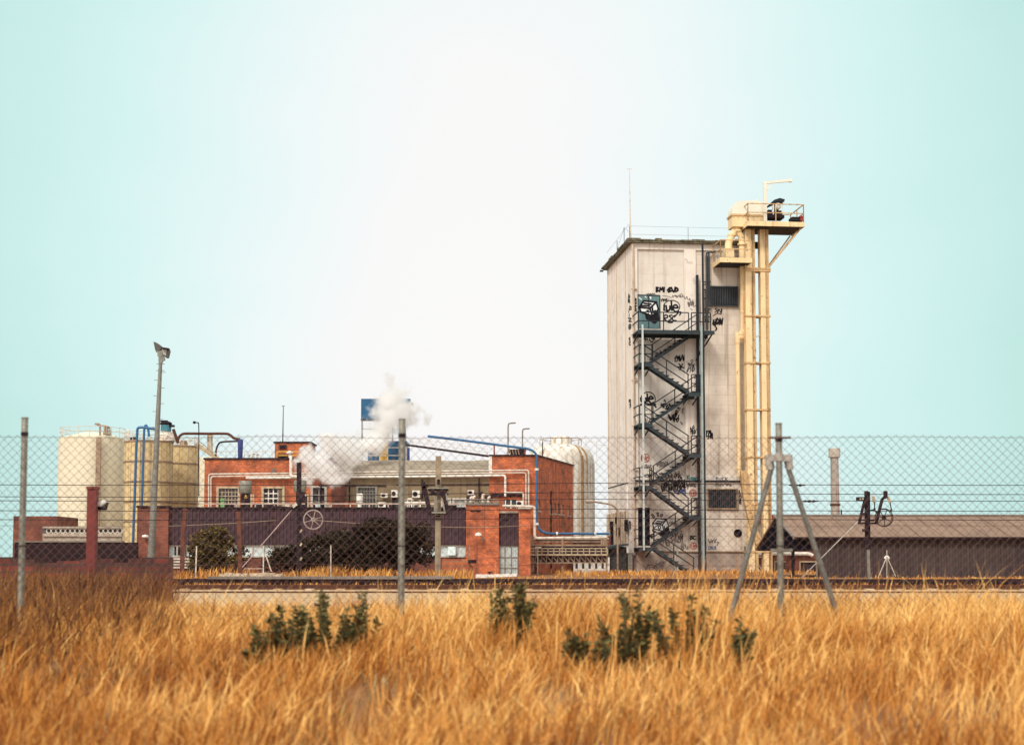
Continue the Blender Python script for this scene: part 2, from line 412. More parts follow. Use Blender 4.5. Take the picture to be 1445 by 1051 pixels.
# left flank
zr0 = lp(858, 690)[1]
m_ = TN().box(-.0, .118, .15, DEP, 0, ZT); build(m_, 'flank_wall', 'tower_plain', tower)
m_ = TN()
for px in (858.8, 871.5, 884):
    d = -lp(px, 600)[0]; m_.box(-.03, .0, d - .10, d + .10, 0, ZT - .02)
d0, d1 = -lp(886, 680)[0], -lp(860, 680)[0]
build(m_, 'seam', mat('tan_seam', (.62, .48, .34), .8, .2, 2), tower)
m_ = TN().box(-.10, -.0, d0, d1, zr0, zr0 + .07); build(m_, 'flank_ledge', 'stair_dark', tower)
m_ = TN().box(-.085, -.001, d0 - .01, d1 + .01, 0, zr0 - .002); build(m_, 'flank_base', 'tower_plain', tower)
# roof slab with a ragged mossy edge
m_ = TN(); zt = tp(893, 338)[1] - ZT + .12
m_.box(-.28, W + .12, -.28, DEP + .3, ZT, ZT + .15)
slab = build(m_, 'roof', 'moss', tower)
m_ = TN(); uu = -.28
while uu < W - .3:
    L = R.uniform(.25, .8); m_.box(uu, uu + L, -.30 - R.uniform(0, .06), .2, ZT + .10, ZT + .16 + R.uniform(.0, .16)); uu += L * .9
dd = -.2
while dd < DEP:
    L = R.uniform(.5, 1.3); m_.box(-.31 - R.uniform(0, .05), .2, dd, dd + L, ZT + .10, ZT + .16 + R.uniform(0, .12)); dd += L
build(m_, 'moss_clump', 'moss', slab)
m_ = TN(); m_.box(W - .25, W + .45, -.15, .25, ZT - .04, ZT + .20); m_.box(W + .2, W + .55, -.2, .4, ZT - .12, ZT - .045); build(m_, 'gutter', 'stair_dark', tower)
m_ = TN(); a = lp(856, 384)
m_.box(-.5, -.28, DEP + .1, DEP + .2, ZT - .12, ZT - .02); build(m_, 'gutter_bracket', 'stair_dark', tower)
# rooftop safety wire and its thin posts
m_ = TN(); zw = tp(974, 320)[1]
for u in (-.1, u_(974), W - .3): m_.bar((u, .2, ZT + .2), (u, .2, zw), .02)
m_.bar((-.1, .2, zw), (W - .3, .2, zw), .009); m_.bar((-.1, .2, zw - .5), (W - .3, .2, zw - .5), .009)
zv = ZT + 1.2; m_.bar((-.1, .2, zv), (-.1, DEP - .3, zw), .009); m_.bar((-.1, 4.5, ZT + .2), (-.1, 4.5, zw), .03); m_.bar((-.1, 2.0, ZT + .2), (-.1, 2.0, zw + .3), .03)
m_.bar((-.1, 2, zw + .3), (-.1, .2, ZT + .7), .009); m_.bar((-.1, 2, zw + .3), (-.1, 4.5, ZT + .5), .009)
build(m_, 'roof_wire', 'iron', tower)
# corner downpipe
m_ = TN(); u0 = tp(893.6, 500)[0]
pth = [(u0, -.10, G0), (u0, -.10, ZT - .9), (u0 - .02, -.10, ZT - .1)]
m_.tube(pth, .065, 8)
for py in (408, 473, 537, 601, 663, 716): z = tp(894, py)[1]; m_.box(u0 - .12, u0 + .22, -.15, 0.0, z - .03, z + .03)
build(m_, 'downpipe', mat('rusty_downpipe', (.55, .44, .33), .7, .2, 2, ((.27, .11, .05), .8, .50)), tower, smooth=True)
# lightning rod on the corner
m_ = TN(); ztop = tp(889, 237, 0)[1]; ur = tp(891, 336)[0]; ut = tp(889.5, 237)[0]
m_.tube([(ur, .3, ZT + .2), ((ur*.5+ut*.5), .3, (ZT + ztop) / 2), (ut, .3, ztop)], [.055, .035, .018], 6)
m_.bar((ut - .13, .3, ztop), (ut + .13, .3, ztop), .035); build(m_, 'lightning_rod', 'pipewhite', tower, smooth=True)
# doors
m_ = tbx(TN(), 900.5, 417, 931, 463, -.147, -.11); dr = build(m_, 'door', 'teal', tower); dr['label'] = 'teal metal door painted with a white cube'
m_ = TN(); ym = 440
for px in (900.2, 915.5, 931.2): tbx(m_, px - .5, 416.5, px + .5, 463, -.147, -.085)
tbx(m_, 900, 415.6, 931.6, 416.8, -.147, -.08); build(m_, 'door_frame', 'stair_dark', dr)
m_ = TN(); tbx(m_, 900.5, 716, 907, 769.5, -.02, .03); tbx(m_, 909.4, 716, 917, 769.5, -.02, .031)
dr2 = build(m_, 'door', 'dark', tower); dr2['label'] = 'black double doorway at the foot of the stairs'
m_ = TN(); tbx(m_, 907, 715, 909.4, 769.5, -.02, .06); build(m_, 'door_frame', 'pipewhite', dr2)
# louvred vents
def louvre(x0, y0, x1, y1, d, lab, fr):
    m_ = TN(); tbx(m_, x0, y0, x1, y1, d, d + .06); lv = build(m_, 'louvre', 'dark', tower); lv['label'] = lab
    m_ = TN(); n = 15
    for i in range(n):
        a = x0 + (x1 - x0) * (i + .15) / n; tbx(m_, a, y0 + .6, a + (x1 - x0) / n * .55, y1 - .6, d + .06, d + .12)
    build(m_, 'slat', 'louvre', lv)
    m_ = TN(); w = 1.7
    tbx(m_, x0 - w, y0 - w, x1 + w, y0, d, d + .17); tbx(m_, x0 - w, y1, x1 + w, y1 + w, d, d + .17)
    tbx(m_, x0 - w, y0 + .05, x0, y1 - .05, d, d + .168); tbx(m_, x1, y0 + .05, x1 + w, y1 - .05, d, d + .168)
    build(m_, 'louvre_frame', fr, lv)
louvre(1004, 405, 1040, 430, -.09, 'dark upper louvre under the small platform', 'louvre')
louvre(999.5, 690.5, 1039.5, 716.5, .025, 'dark lower louvre in a rusty frame', 'pipebrown')
m_ = TN(); c = tp(1041, 752); m_.ring((c[0], -.03, c[1]), .2, .05, 20)
n = 20; m_.add([(c[0] + .19*math.cos(2*math.pi*k/n), -.035, c[1] + .19*math.sin(2*math.pi*k/n)) for k in range(n)], [tuple(range(n))])
build(m_, 'round_vent', 'dark', tower)
# vertical shaft of cables and pipes between the bays
m_ = TN(); tbx(m_, 984.6, 388, 987.6, 812, -.1, .22, at=.22); build(m_, 'cable_shaft', 'stair_dark', tower)
m_ = TN(); a = tp(996.3, 370)[0]; b = tp(999.5, 370)[0]
m_.tube([(a, -.14, tp(996, 362)[1]), (a, -.14, tp(996, 466)[1])], .07, 8); m_.tube([(b, -.12, tp(996, 358)[1]), (b, -.12, tp(996, 432)[1])], .06, 8)
m_.tube(bend([(a, -.14, tp(996, 362)[1]), (a, -.14, tp(996, 357)[1]), (a + .6, -.14, tp(996, 356)[1])], .1), .05, 8)
for py in (398, 409, 421, 436, 447): z = tp(996, py)[1]; m_.box(a - .2, b + .14, -.06, .0, z - .03, z + .03)
build(m_, 'service_pipe', 'louvre', tower, smooth=True)
m_ = TN(); a = tp(989.4, 420)[0]; m_.tube([(a, -.35, tp(990, 403)[1]), (a, -.35, tp(990, 462)[1])], .085, 8)
m_.tube([(a, -.35, tp(990, 403)[1]), (a, -.35, tp(990, 398)[1])], [.085, .02], 8); build(m_, 'vent_pipe', 'tank_white', tower, smooth=True)
m_ = TN(); tbx(m_, 1050.5, 770, 1053.5, 815, .0, .15); build(m_, 'cable_duct', 'galv', tower)
# grey waist pipe near the foot
m_ = TN(); z = tp(960, 778)[1]; m_.tube([(tp(925, 778)[0], -.09, z), (W, -.09, z)], .05, 6); build(m_, 'waist_pipe', 'pipebrown', tower)
# electrical panel on the flank
m_ = TN(); da, db = -lp(887, 745)[0], -lp(858.5, 745)[0]; zp0, zp1 = lp(887, 768)[1], lp(887, 720.5)[1]
m_.box(-.12, -.052, da, db, zp0, zp1); pn = build(m_, 'flank_panel', 'cabin', tower)
for px, py, w, h in ((864, 741, 2, 6), (864.5, 758, 2, 12), (871.5, 734, 2.6, 5), (873, 750, 2.6, 6), (884.5, 741, 2.2, 8)):
    m_ = TN()
    d_, z_ = lp(px, py, -.12); dw = abs(lp(px + w, py)[0] - lp(px - w, py)[0]) / 2
    m_.box(-.22, -.12, -d_ - dw * .6, -d_ + dw * .6, z_ - h * .042, z_ + h * .042)
    build(m_, 'switch_box', 'dark', pn)

# ------------------------------------------------------------------ graffiti (strokes of paint on the walls)
gk = [0]
class S_:
    def __init__(s, x, y, k): s.x, s.y, s.k = x, y, k
    def __call__(s, p): return (s.x + p[0] / s.k, s.y + p[1] / s.k)
S1, S2, S3, S4 = S_(885, 395, 9.633), S_(885, 490, 8.085), S_(885, 610, 8.028), S_(845, 700, 6.568)
def paint(S, strokes, w, ink='ink', d=.0, lab=None, fill=None, sm=True):
    m_ = TN(); k0 = gk[0] % 7; gk[0] += 1
    if fill:
        q = [tp(*S(p), d) for p in fill]; y = -d - .004
        m_.prism([(a, y, b) for a, b in q], (0, .003, 0))
    for st in strokes:
        q = [tp(*S(p), d) for p in st]
        if sm and len(q) > 2:
            q = [(v.x, v.z) for v in smooth_path([(a, 0, b) for a, b in q], 4)]
        for i in range(len(q) - 1):
            a = Vector((q[i][0], 0, q[i][1])); b = Vector((q[i+1][0], 0, q[i+1][1])); t = b - a
            if t.length < 1e-4: continue
            t.normalize(); nn = Vector((-t.z, 0, t.x)) * w * .62; a = a - t * w * .3; b = b + t * w * .3
            y = -d - .008 - .0012 * ((i + k0) % 6)
            m_.prism([(p.x, y, p.z) for p in (a - nn, b - nn, b + nn, a + nn)], (0, .004, 0))
    o = m_.build('graffiti', ink, tower)
    if lab: o['label'] = lab
    return o
dd = -.10   # door plane
paint(S1, [], .05, 'ink', dd + .0, 'black shadow under the painted cube', fill=[(240,465),(345,490),(425,425),(440,540),(378,600),(252,530)])
dd = -.095
paint(S1, [], .05, 'ink_white', dd, 'white cube painted on the teal door', fill=[(165,372),(225,285),(395,300),(425,400),(345,492),(185,432)])
paint(S1, [[(165,372),(225,285),(395,300),(425,400),(345,492),(185,432),(165,372)], [(165,372),(308,386),(395,300)], [(308,386),(345,492)],
           [(228,318),(325,330)], [(192,350),(305,354)], [(268,415),(290,430)], [(340,372),(352,445),(385,415)]], .085, 'ink', dd + .006, sm=False)
paint(S1, [[(160,240),(195,270)], [(240,225),(260,240)], [(310,230),(318,255),(325,235)]], .05, 'ink_white', dd)
dw = -.147
paint(S1, [[(395,98),(395,165)], [(395,100),(425,105),(400,130),(428,145),(395,165)], [(440,165),(448,100),(465,140),(482,98),(492,165)], [(500,165),(505,98)]], .07, 'ink', dw, sm=False)
paint(S1, [[(545,145),(580,105),(575,150),(560,165),(600,150)], [(598,100),(632,165),(655,95)], [(640,150),(672,110),(690,140),(655,160)]], .085, 'ink', dw)
paint(S1, [[(265,185),(275,200),(290,183),(300,200),(318,185),(320,200),(345,182),(350,198),(370,185),(380,198)]], .025, 'ink', dw)
paint(S1, [[(605+110*math.cos(t), 362+84*math.sin(t)) for t in [i*math.pi/9 for i in range(20)]]], .04, 'ink', dw)
paint(S1, [[(503,342),(500,415)], [(528,348),(540,410),(575,408),(582,352)], [(600,292),(606,415)], [(625,378),(688,376),(665,340),(632,352),(622,390),(655,432),(700,420)]], .085, 'ink', dw)
paint(S1, [[(500,560),(503,485),(545,482),(545,512),(508,522),(560,575),(620,575)], [(612,478),(572,488),(602,525),(560,555)], [(665,480),(622,498),(620,545),(668,552)], [(640,505),(690,450),(730,438),(712,482)]], .06, 'ink', dw)
paint(S1, [[(465,300),(475,262),(490,290),(510,255),(512,285),(530,250),(540,280),(570,255)], [(480,215),(560,225),(600,240),(640,210),(680,225),(740,190),(760,235)]], .025, 'ink_fade', dw)
paint(S1, [[(770,215),(790,260),(810,225),(820,265)], [(850,250),(835,270),(860,280),(850,250)], [(820,300),(860,330),(835,360),(880,290),(870,350),(905,300),(900,360),(940,345)], [(860,390),(885,410)]], .032, 'ink_fade', .002)
paint(S1, [[(225,800),(250,790),(245,820),(270,795),(280,820)], [(300,820),(320,745),(330,800),(345,775),(350,810),(372,770),(370,810),(380,760)], [(310,820),(335,850),(355,820)]], .04, 'ink', dw)
ds = -.098
paint(S1, [[(1060,425),(1080,412),(1075,435),(1095,415),(1100,435),(1115,415)]], .035, 'ink', ds)
paint(S1, [[(1225,385),(1195,395),(1220,420),(1190,440)], [(1235,395),(1230,445),(1250,400),(1265,440)], [(1280,385),(1275,460),(1290,400)], [(1170,490),(1220,455),(1280,465)]], .04, 'ink', ds)
paint(S1, [[(1085,515),(1065,550),(1095,570),(1100,545)], [(1180,540),(1165,600),(1200,610),(1205,570),(1180,575)], [(1225,520),(1205,560),(1225,600),(1250,560),(1225,520)], [(1262,520),(1260,600),(1285,555),(1285,610),(1300,520)], [(1190,620),(1215,660),(1200,690)]], .065, 'ink', ds)
# second storey of tags
paint(S2, [[(540,130),(565,95),(575,150),(545,160),(560,120),(590,105),(595,155)], [(600,90),(605,160),(630,85),(640,155),(655,90),(668,165),(640,120)]], .045, 'ink', dw)
paint(S2, [[(590,188),(612,215),(600,258),(618,225),(650,235)], [(575,225),(612,222),(632,190)]], .06, 'ink', dw, sm=False)
paint(S2, [[(735,140),(725,158),(745,165),(748,145),(735,140)], [(690,180),(715,200),(700,230),(735,180),(740,215),(765,190),(750,240)], [(690,245),(680,285),(725,225),(715,290)], [(735,250),(745,280),(772,240)]], .03, 'ink', .002)
paint(S2, [[(238+82*math.cos(t), 592+82*math.sin(t)) for t in [2.7+i*.3 for i in range(15)]]], .045, 'ink', dw)
paint(S2, [[(155,575),(158,612)], [(175,575),(190,620),(215,618),(210,575)], [(228,530),(232,620)], [(248,590),(295,585),(275,560),(252,572),(246,605),(275,640),(300,625)], [(150,655),(210,640),(270,655),(325,650)], [(300,645),(330,685)]], .085, 'ink', dw)
paint(S2, [[(395,670),(420,640),(405,690),(440,620)], [(430,595),(418,610),(436,615),(430,595)], [(445,640),(470,680),(440,690),(485,640),(475,690)], [(210,710),(235,720)]], .035, 'ink', dw)
paint(S2, [[(475,770),(495,810),(480,790),(510,805)], [(470,790),(500,830),(520,770)], [(540,770),(560,730),(555,790),(575,740)], [(570,690),(590,690),(580,700)], [(560,840),(580,800),(590,770)], [(610,850),(630,880)]], .045, 'ink', dw)
paint(S2, [[(760,890),(745,910),(765,920),(760,890)], [(715,930),(730,925),(725,945)], [(720,960),(745,950),(740,985),(770,940),(765,990),(790,930)], [(740,1000),(760,975)]], .03, 'ink', .002)
paint(S2, [[(915,950),(940,970),(925,985),(950,945),(955,1000),(970,990)], [(905,1020),(930,1005),(920,1045)], [(940,1010),(955,1040)]], .045, 'ink', ds)
# third storey
dl = .022
paint(S3, [[(203+47*math.cos(t), 290+47*math.sin(t)) for t in [i*math.pi/8 for i in range(18)]], [(165,270),(170,310)], [(185,280),(188,315),(200,290)], [(205,255),(207,320)], [(215,295),(238,290),(225,275),(215,295),(225,320),(240,315)]], .045, 'ink_red', dw)
paint(S3, [[(190,380),(215,370),(225,395),(260,385)], [(195,485),(230,480),(235,492),(270,485)], [(330,350),(345,385),(360,340)], [(380,330),(370,400),(400,345),(395,390),(440,330)], [(420,385),(460,340)]], .035, 'ink_fade', dw)
paint(S3, [[(430,540),(470,500),(480,545),(500,470),(515,540),(545,460),(550,520),(590,440),(575,520),(620,470)], [(490,450),(520,490)], [(540,440),(560,480)]], .035, 'ink_fade', -.045)
paint(S3, [[(680,490),(682,530)], [(705,488),(684,510),(712,530)], [(725,505),(728,535)], [(745,540),(742,508),(762,538),(764,508)], [(800,515),(778,515),(778,540),(798,540),(798,528)]], .055, 'ink_teal', .004)
paint(S3, [[(400,670),(385,620),(400,585),(440,570),(455,600),(430,630)], [(470,570),(465,640),(500,580),(510,640),(480,655)], [(520,620),(545,575),(540,610),(570,570),(565,615),(590,575)], [(600,600),(630,570),(625,620),(655,580),(650,640)], [(520,650),(560,690),(600,640),(580,700),(640,650),(660,720)], [(440,655),(500,680),(540,720)]], .05, 'ink', dl)
paint(S3, [[(600,665),(625,645),(622,685),(650,655),(655,690)], [(640,660),(660,650)]], .05, 'ink_blue', dl)
paint(S3, [[(745+37*math.cos(t), 685+37*math.sin(t)) for t in [i*math.pi/7 for i in range(16)]], [(725,670),(730,705)], [(745,660),(748,710)], [(755,690),(772,685),(760,675),(757,705)]], .05, 'ink_red', dl)
paint(S3, [[(705,570),(715,610),(730,580),(735,615),(750,590)], [(755,600),(775,605),(770,620)]], .03, 'ink', dl)
paint(S3, [[(1015,500),(1018,545)], [(1008,515),(1030,512)], [(1040,515),(1042,540),(1062,538),(1064,512)], [(1098,512),(1078,515),(1080,540),(1100,540)], [(1112,505),(1114,545)], [(1138,512),(1116,528),(1142,545)]], .028, 'ink', -.045)
paint(S3, [[(1000,580),(1025,575)], [(1012,578),(1010,605)], [(1035,590),(1050,605),(1060,585),(1060,615)], [(1075,590),(1095,600)], [(1110,585),(1130,605),(1150,590),(1175,605),(1180,585)]], .03, 'ink_fade', dl)
paint(S3, [[(1270,655),(1275,690),(1290,690)], [(1268,735),(1280,705),(1292,735)], [(1292,745),(1272,752),(1290,768),(1270,778)], [(1272,785),(1275,810)], [(1292,785),(1275,797),(1292,810)]], .05, 'ink', dl)
# lower cube, petals and letters
paint(S4, [], .05, 'ink_white', dl - .004, 'white cube tag with three drops painted beside the black doorway', fill=[(498,250),(535,205),(625,215),(648,275),(605,325),(508,300)])
paint(S4, [[(498,250),(535,205),(625,215),(648,275),(605,325),(508,300),(498,250)], [(498,250),(588,265),(625,215)], [(588,265),(605,325)], [(538,228),(592,236)], [(528,244),(580,250)], [(605,275),(612,305),(632,285)]], .055, 'ink', dl + .004, sm=False)
paint(S4, [[(562+12*math.cos(t), 288+13*math.sin(t)) for t in [i*math.pi/4 for i in range(9)]], [(488,170),(505,200),(515,190),(500,168),(488,170)], [(538,155),(545,185),(555,178),(548,152),(538,155)], [(570,180),(580,190),(592,172),(582,165),(570,180)], [(515,285),(498,310),(510,335),(530,325)]], .045, 'ink', dl + .004)
paint(S4, [], .05, 'ink', dl, None, fill=[(545,330),(605,328),(650,285),(660,330),(600,378),(560,350)])
paint(S4, [[(475,365),(500,350),(515,370),(490,385),(478,368)], [(480,372),(510,366)]], .06, 'ink', dl)
paint(S4, [[(685,340),(690,380),(705,345),(715,385),(725,340),(740,385)], [(745,325),(765,320),(768,345),(748,365),(770,385)], [(690,400),(740,430),(765,400)], [(700,370),(740,355)]], .035, 'ink_fade', dl)
paint(S4, [[(848,365),(850,400)], [(870,365),(856,372),(868,388),(852,398)], [(895,368),(878,372),(878,395),(896,398)]], .055, 'ink', dl)
paint(S4, [[(877+29*math.cos(t), 460+31*math.sin(t)) for t in [i*math.pi/7 for i in range(16)]], [(860,450),(864,475)], [(875,440),(878,480)], [(884,465),(898,460),(888,450),(886,478)]], .045, 'ink_red', dl)
paint(S4, [[(865,518),(872,528),(880,516),(890,516),(893,528),(902,518)]], .04, 'ink_fade', dl)
paint(S4, [[(1015,395),(1030,432),(1045,395)], [(1040,425),(1060,405),(1050,435)], [(1065,400),(1085,430)], [(1090,395),(1068,432)], [(1095,430),(1110,425),(1095,455)]], .03, 'ink', dl)
paint(S4, [[(1022,465),(1018,488),(1035,488),(1036,466),(1022,465)], [(1045,462),(1046,490)], [(1055,465),(1057,488),(1068,488)], [(1085,462),(1072,470),(1086,480),(1074,492)]], .035, 'ink_blue', dl)
paint(S4, [[(430,690),(450,650),(485,635),(530,650),(555,690)], [(470,660),(500,655),(510,680),(490,700),(470,685),(470,660)]], .045, 'ink_fade', dl)
paint(S4, [[(545,630),(570,615),(560,645),(590,610),(585,645),(605,615)]], .06, 'ink_fade', dl)
# illegible scribbled tags
def scribble(S, cx, cy, w, h, n, seed, ink, d, lw=.035):
    rg = random.Random(seed); st = []; x = cx - w/2
    for k in range(n):
        m = rg.randint(4, 6); st.append([(x + rg.uniform(-.1, .9)*w/n*1.25, cy + rg.uniform(-.5, .5)*h) for _ in range(m)]); x += w/n
    return paint(S, st, lw, ink, d)
for i, a in enumerate(((S1, 690, 222, 150, 36, 5, 'ink_fade', -.147), (S1, 870, 320, 90, 110, 4, 'ink_fade', .002), (S1, 500, 275, 90, 60, 4, 'ink', -.147), (S2, 440, 660, 110, 60, 4, 'ink', -.147), (S2, 530, 800, 120, 110, 4, 'ink', -.147, .05),
        (S2, 728, 215, 70, 110, 4, 'ink', .002, .028), (S2, 752, 950, 70, 90, 3, 'ink', .002, .028), (S2, 590, 720, 110, 60, 4, 'ink_fade', -.147), (S2, 250, 830, 90, 60, 3, 'ink_fade', -.147), (S3, 420, 480, 110, 60, 4, 'ink', -.045, .04), (S3, 300, 470, 90, 50, 3, 'ink', -.045), (S4, 690, 250, 80, 60, 4, 'ink_fade', .022), (S3, 400, 360, 130, 70, 5, 'ink_fade', -.147), (S3, 560, 500, 130, 90, 5, 'ink', -.045, .04), (S3, 470, 505, 90, 70, 4, 'ink_fade', -.045), (S3, 520, 610, 260, 110, 9, 'ink', .022, .042),
        (S3, 600, 660, 130, 90, 4, 'ink_blue', .022), (S3, 440, 620, 120, 110, 4, 'ink', .022), (S3, 735, 595, 80, 50, 4, 'ink', .022), (S3, 225, 385, 120, 45, 4, 'ink_fade', -.147), (S3, 225, 488, 110, 30, 4, 'ink', -.045), (S3, 1090, 592, 190, 34, 7, 'ink_fade', .022), (S3, 735, 600, 90, 50, 4, 'ink_fade', .022),
        (S4, 725, 360, 120, 90, 5, 'ink', .022, .045), (S3, 560, 560, 200, 60, 7, 'ink', .022, .04), (S3, 620, 610, 150, 90, 6, 'ink', .022, .04), (S2, 640, 130, 120, 60, 5, 'ink', -.147, .04), (S4, 640, 430, 90, 70, 4, 'ink_fade', .022), (S2, 350, 60, 140, 60, 5, 'ink_fade', -.147), (S1, 1240, 575, 130, 90, 5, 'ink', -.098, .04), (S4, 790, 470, 70, 60, 4, 'ink_fade', .022), (S4, 735, 410, 90, 50, 4, 'ink_fade', .022), (S4, 575, 625, 90, 60, 4, 'ink_fade', .026), (S4, 480, 660, 130, 70, 4, 'ink_fade', .026), (S3, 925, 20, 80, 110, 4, 'ink', -.098, .045))):
    scribble(*a[:5], a[5], 100 + i, *a[6:])
# letters painted down the flank, beside the corner pipe
def paint_flank(S, strokes, w, name='graffiti', ink='ink'):
    m_ = TN(); i0 = 0
    for st in strokes:
        q = [lp(*S(p)) for p in st]
        for i in range(len(q) - 1):
            a = Vector((0, -q[i][0], q[i][1])); b = Vector((0, -q[i+1][0], q[i+1][1])); t = (b - a)
            if t.length < 1e-4: continue
            t.normalize(); n1 = Vector((0, -t.z, t.y)); wa = w * (1 + 3 * abs(n1.y)) / 2; i0 += 1
            a = a - t * w * .3; b = b + t * w * .3; x = -.006 - .0012 * (i0 % 6)
            m_.prism([(x, p.y, p.z) for p in (a - n1*wa, b - n1*wa, b + n1*wa, a + n1*wa)], (.004, 0, 0))
    return m_.build(name, ink, tower)
paint_flank(S1, [[(15,250),(22,200),(40,235)], [(15,235),(38,240)], [(15,305),(15,262),(40,275),(18,285),(40,308)], [(20,440),(38,360),(60,375),(55,400),(28,398)], [(28,465),(30,500)],
                 [(15,520),(60,525),(20,560),(62,565)], [(38,600),(20,620),(55,650),(38,668),(18,650),(58,620),(38,600)], [(45,780),(22,795),(45,815),(25,830)], [(50,845),(25,850),(28,878),(50,880)]], .06)
paint_flank(S2, [[(22,630),(22,595),(45,605),(25,615),(45,632)], [(45,640),(25,650),(45,660),(28,670)], [(48,675),(30,682),(35,697)]], .05)
paint_flank(S4, [[(285,255),(285,232),(298,240),(286,246),(298,258)], [(300,264),(286,270),(298,280)], [(300,288),(287,292),(290,302),(300,300)]], .05)
paint(S1, [[(110,285),(112,250),(125,262),(112,270),(126,288)], [(110,300),(126,330)], [(126,300),(110,330)], [(112,380),(112,345),(128,352),(114,366)], [(128,390),(112,392),(112,425),(130,425)], [(112,408),(126,408)]], .045, 'ink', .002, sm=False)

# ------------------------------------------------------------------ zigzag staircase
st = thing('zigzag_staircase', TW(u_(945), 1.0, G0), 'dark steel zigzag fire stairs climbing the front of the graffiti tower', 'staircase')
IN, OUT = (.12, .93), (1.03, 1.85)
def flight(a, b, lane, rail=True):
    d0, d1 = lane; ua, za = tp(*a, d1); ub, zb = tp(*b, d1)
    m_ = TN()
    for d in (d0 + .03, d1 - .03): m_.bar((ua, -d, za), (ub, -d, zb), .05, .165)
    f = build(m_, 'flight', 'stair', st)
    m_ = TN(); n = max(4, round(abs(za - zb) / .195)); s = 1 if ub > ua else -1
    for i in range(n):
        t = (i + .5) / n; u = ua + (ub - ua) * t; z = za + (zb - za) * t + .12
        m_.box(u - .15, u + .15, -d1, -d0, z - .02, z + .025); m_.bar((u - .13 * s, -d1 + .02, z - .02), (u + .02 * s, -d1 + .02, z - .16), .03, .03)
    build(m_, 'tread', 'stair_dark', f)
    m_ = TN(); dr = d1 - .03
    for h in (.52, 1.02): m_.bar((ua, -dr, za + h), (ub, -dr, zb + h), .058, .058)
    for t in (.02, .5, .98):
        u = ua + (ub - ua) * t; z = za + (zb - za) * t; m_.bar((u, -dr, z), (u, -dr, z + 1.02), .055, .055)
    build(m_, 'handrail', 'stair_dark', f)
for a, b, L in (((985, 467), (920, 510.5), IN), ((909, 511.5), (972.5, 553.5), OUT), ((984, 553), (920.5, 595), IN), ((909, 597.5), (972.5, 640), OUT),
                ((985, 639.5), (921, 682.5), IN), ((916, 686), (972.5, 728), OUT), ((985, 727.5), (921.5, 770.5), IN), ((922, 773), (980, 812.5), OUT)):
    flight(a, b, L)
def landing(x0, x1, y, rails, d1=1.9, left=True):
    m_ = TN(); u0, z = tp(x0, y, d1); u1 = tp(x1, y, d1)[0]
    m_.box(u0, u1, -d1, -.08, z - .07, z)
    for d in (.2, d1 - .04): m_.bar((u0, -d, z - .15), (u1, -d, z - .15), .06, .15)
    l = build(m_, 'landing', 'stair', st)
    m_ = TN(); m_.bar((u0 + .05, -d1 + .1, z - .16), (u0 + .05, -.1, z - .55), .06); m_.bar((u1 - .1, -d1 + .1, z - .16), (u1 - .1, -.1, z - .55), .06); build(m_, 'bracket', 'stair_dark', l)
    m_ = TN()
    for xa, xb in rails:
        a, b = tp(xa, y, d1)[0], tp(xb, y, d1)[0]
        for h in (.52, 1.04): m_.bar((a, -d1 + .03, z + h), (b, -d1 + .03, z + h), .055, .055)
        k = max(1, round((b - a) / 1.3))
        for i in range(k + 1): u = a + (b - a) * i / k; m_.bar((u, -d1 + .03, z), (u, -d1 + .03, z + 1.04), .055, .055)
    ue = u0 if left else u1
    for h in (.52, 1.04): m_.bar((ue, -d1 + .03, z + h), (ue, -.2, z + h), .055, .055)
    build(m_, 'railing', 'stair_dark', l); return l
landing(900.5, 1008.5, 465, [(901, 972), (976, 1003)], 1.95)
m_ = TN(); u0, z = tp(986, 465, 1.9); u1 = tp(1008, 465, 1.9)[0]
m_.bar((u1 - .1, -1.8, z - .2), (u0 + .2, -.2, z - 1.6), .05); m_.bar((u1 - .1, -.3, z - .2), (u0 + .2, -.15, z - 1.6), .05); build(m_, 'corner_brace', 'stair_dark', st)
for y in (511.5, 597, 685): landing(902, 921, y, [(903, 920)])
landing(902, 922, 772, [])
for y in (553.5, 640, 728): landing(972, 989, y, [(976, 988)], left=False)
m_ = TN(); u, z = tp(991.2, 640, 1.95); m_.box(u - .06, u + .055, -2.03, -1.87, G0, tp(991, 460, 1.95)[1]); build(m_, 'post', 'stair_lt', st)
m_ = TN(); m_.box(u + .07, u + .17, -2.0, -1.9, G0, tp(991, 345, 1.95)[1]); build(m_, 'post', 'stair_dark', st)
m_ = TN(); u = tp(907.4, 640, 2.0)[0]; m_.box(u - .045, u + .055, -2.1, -2.0, tp(907, 776, 2.0)[1], tp(907, 458, 2.0)[1]); build(m_, 'post', mat('pale_post', (.50, .58, .57), .5, .1), st)
m_ = TN(); u = tp(955, 640, 1.8)[0]; m_.box(u - .04, u + .04, -1.8, -1.72, G0, tp(955, 778, 1.8)[1]); build(m_, 'post', 'stair_lt', st)

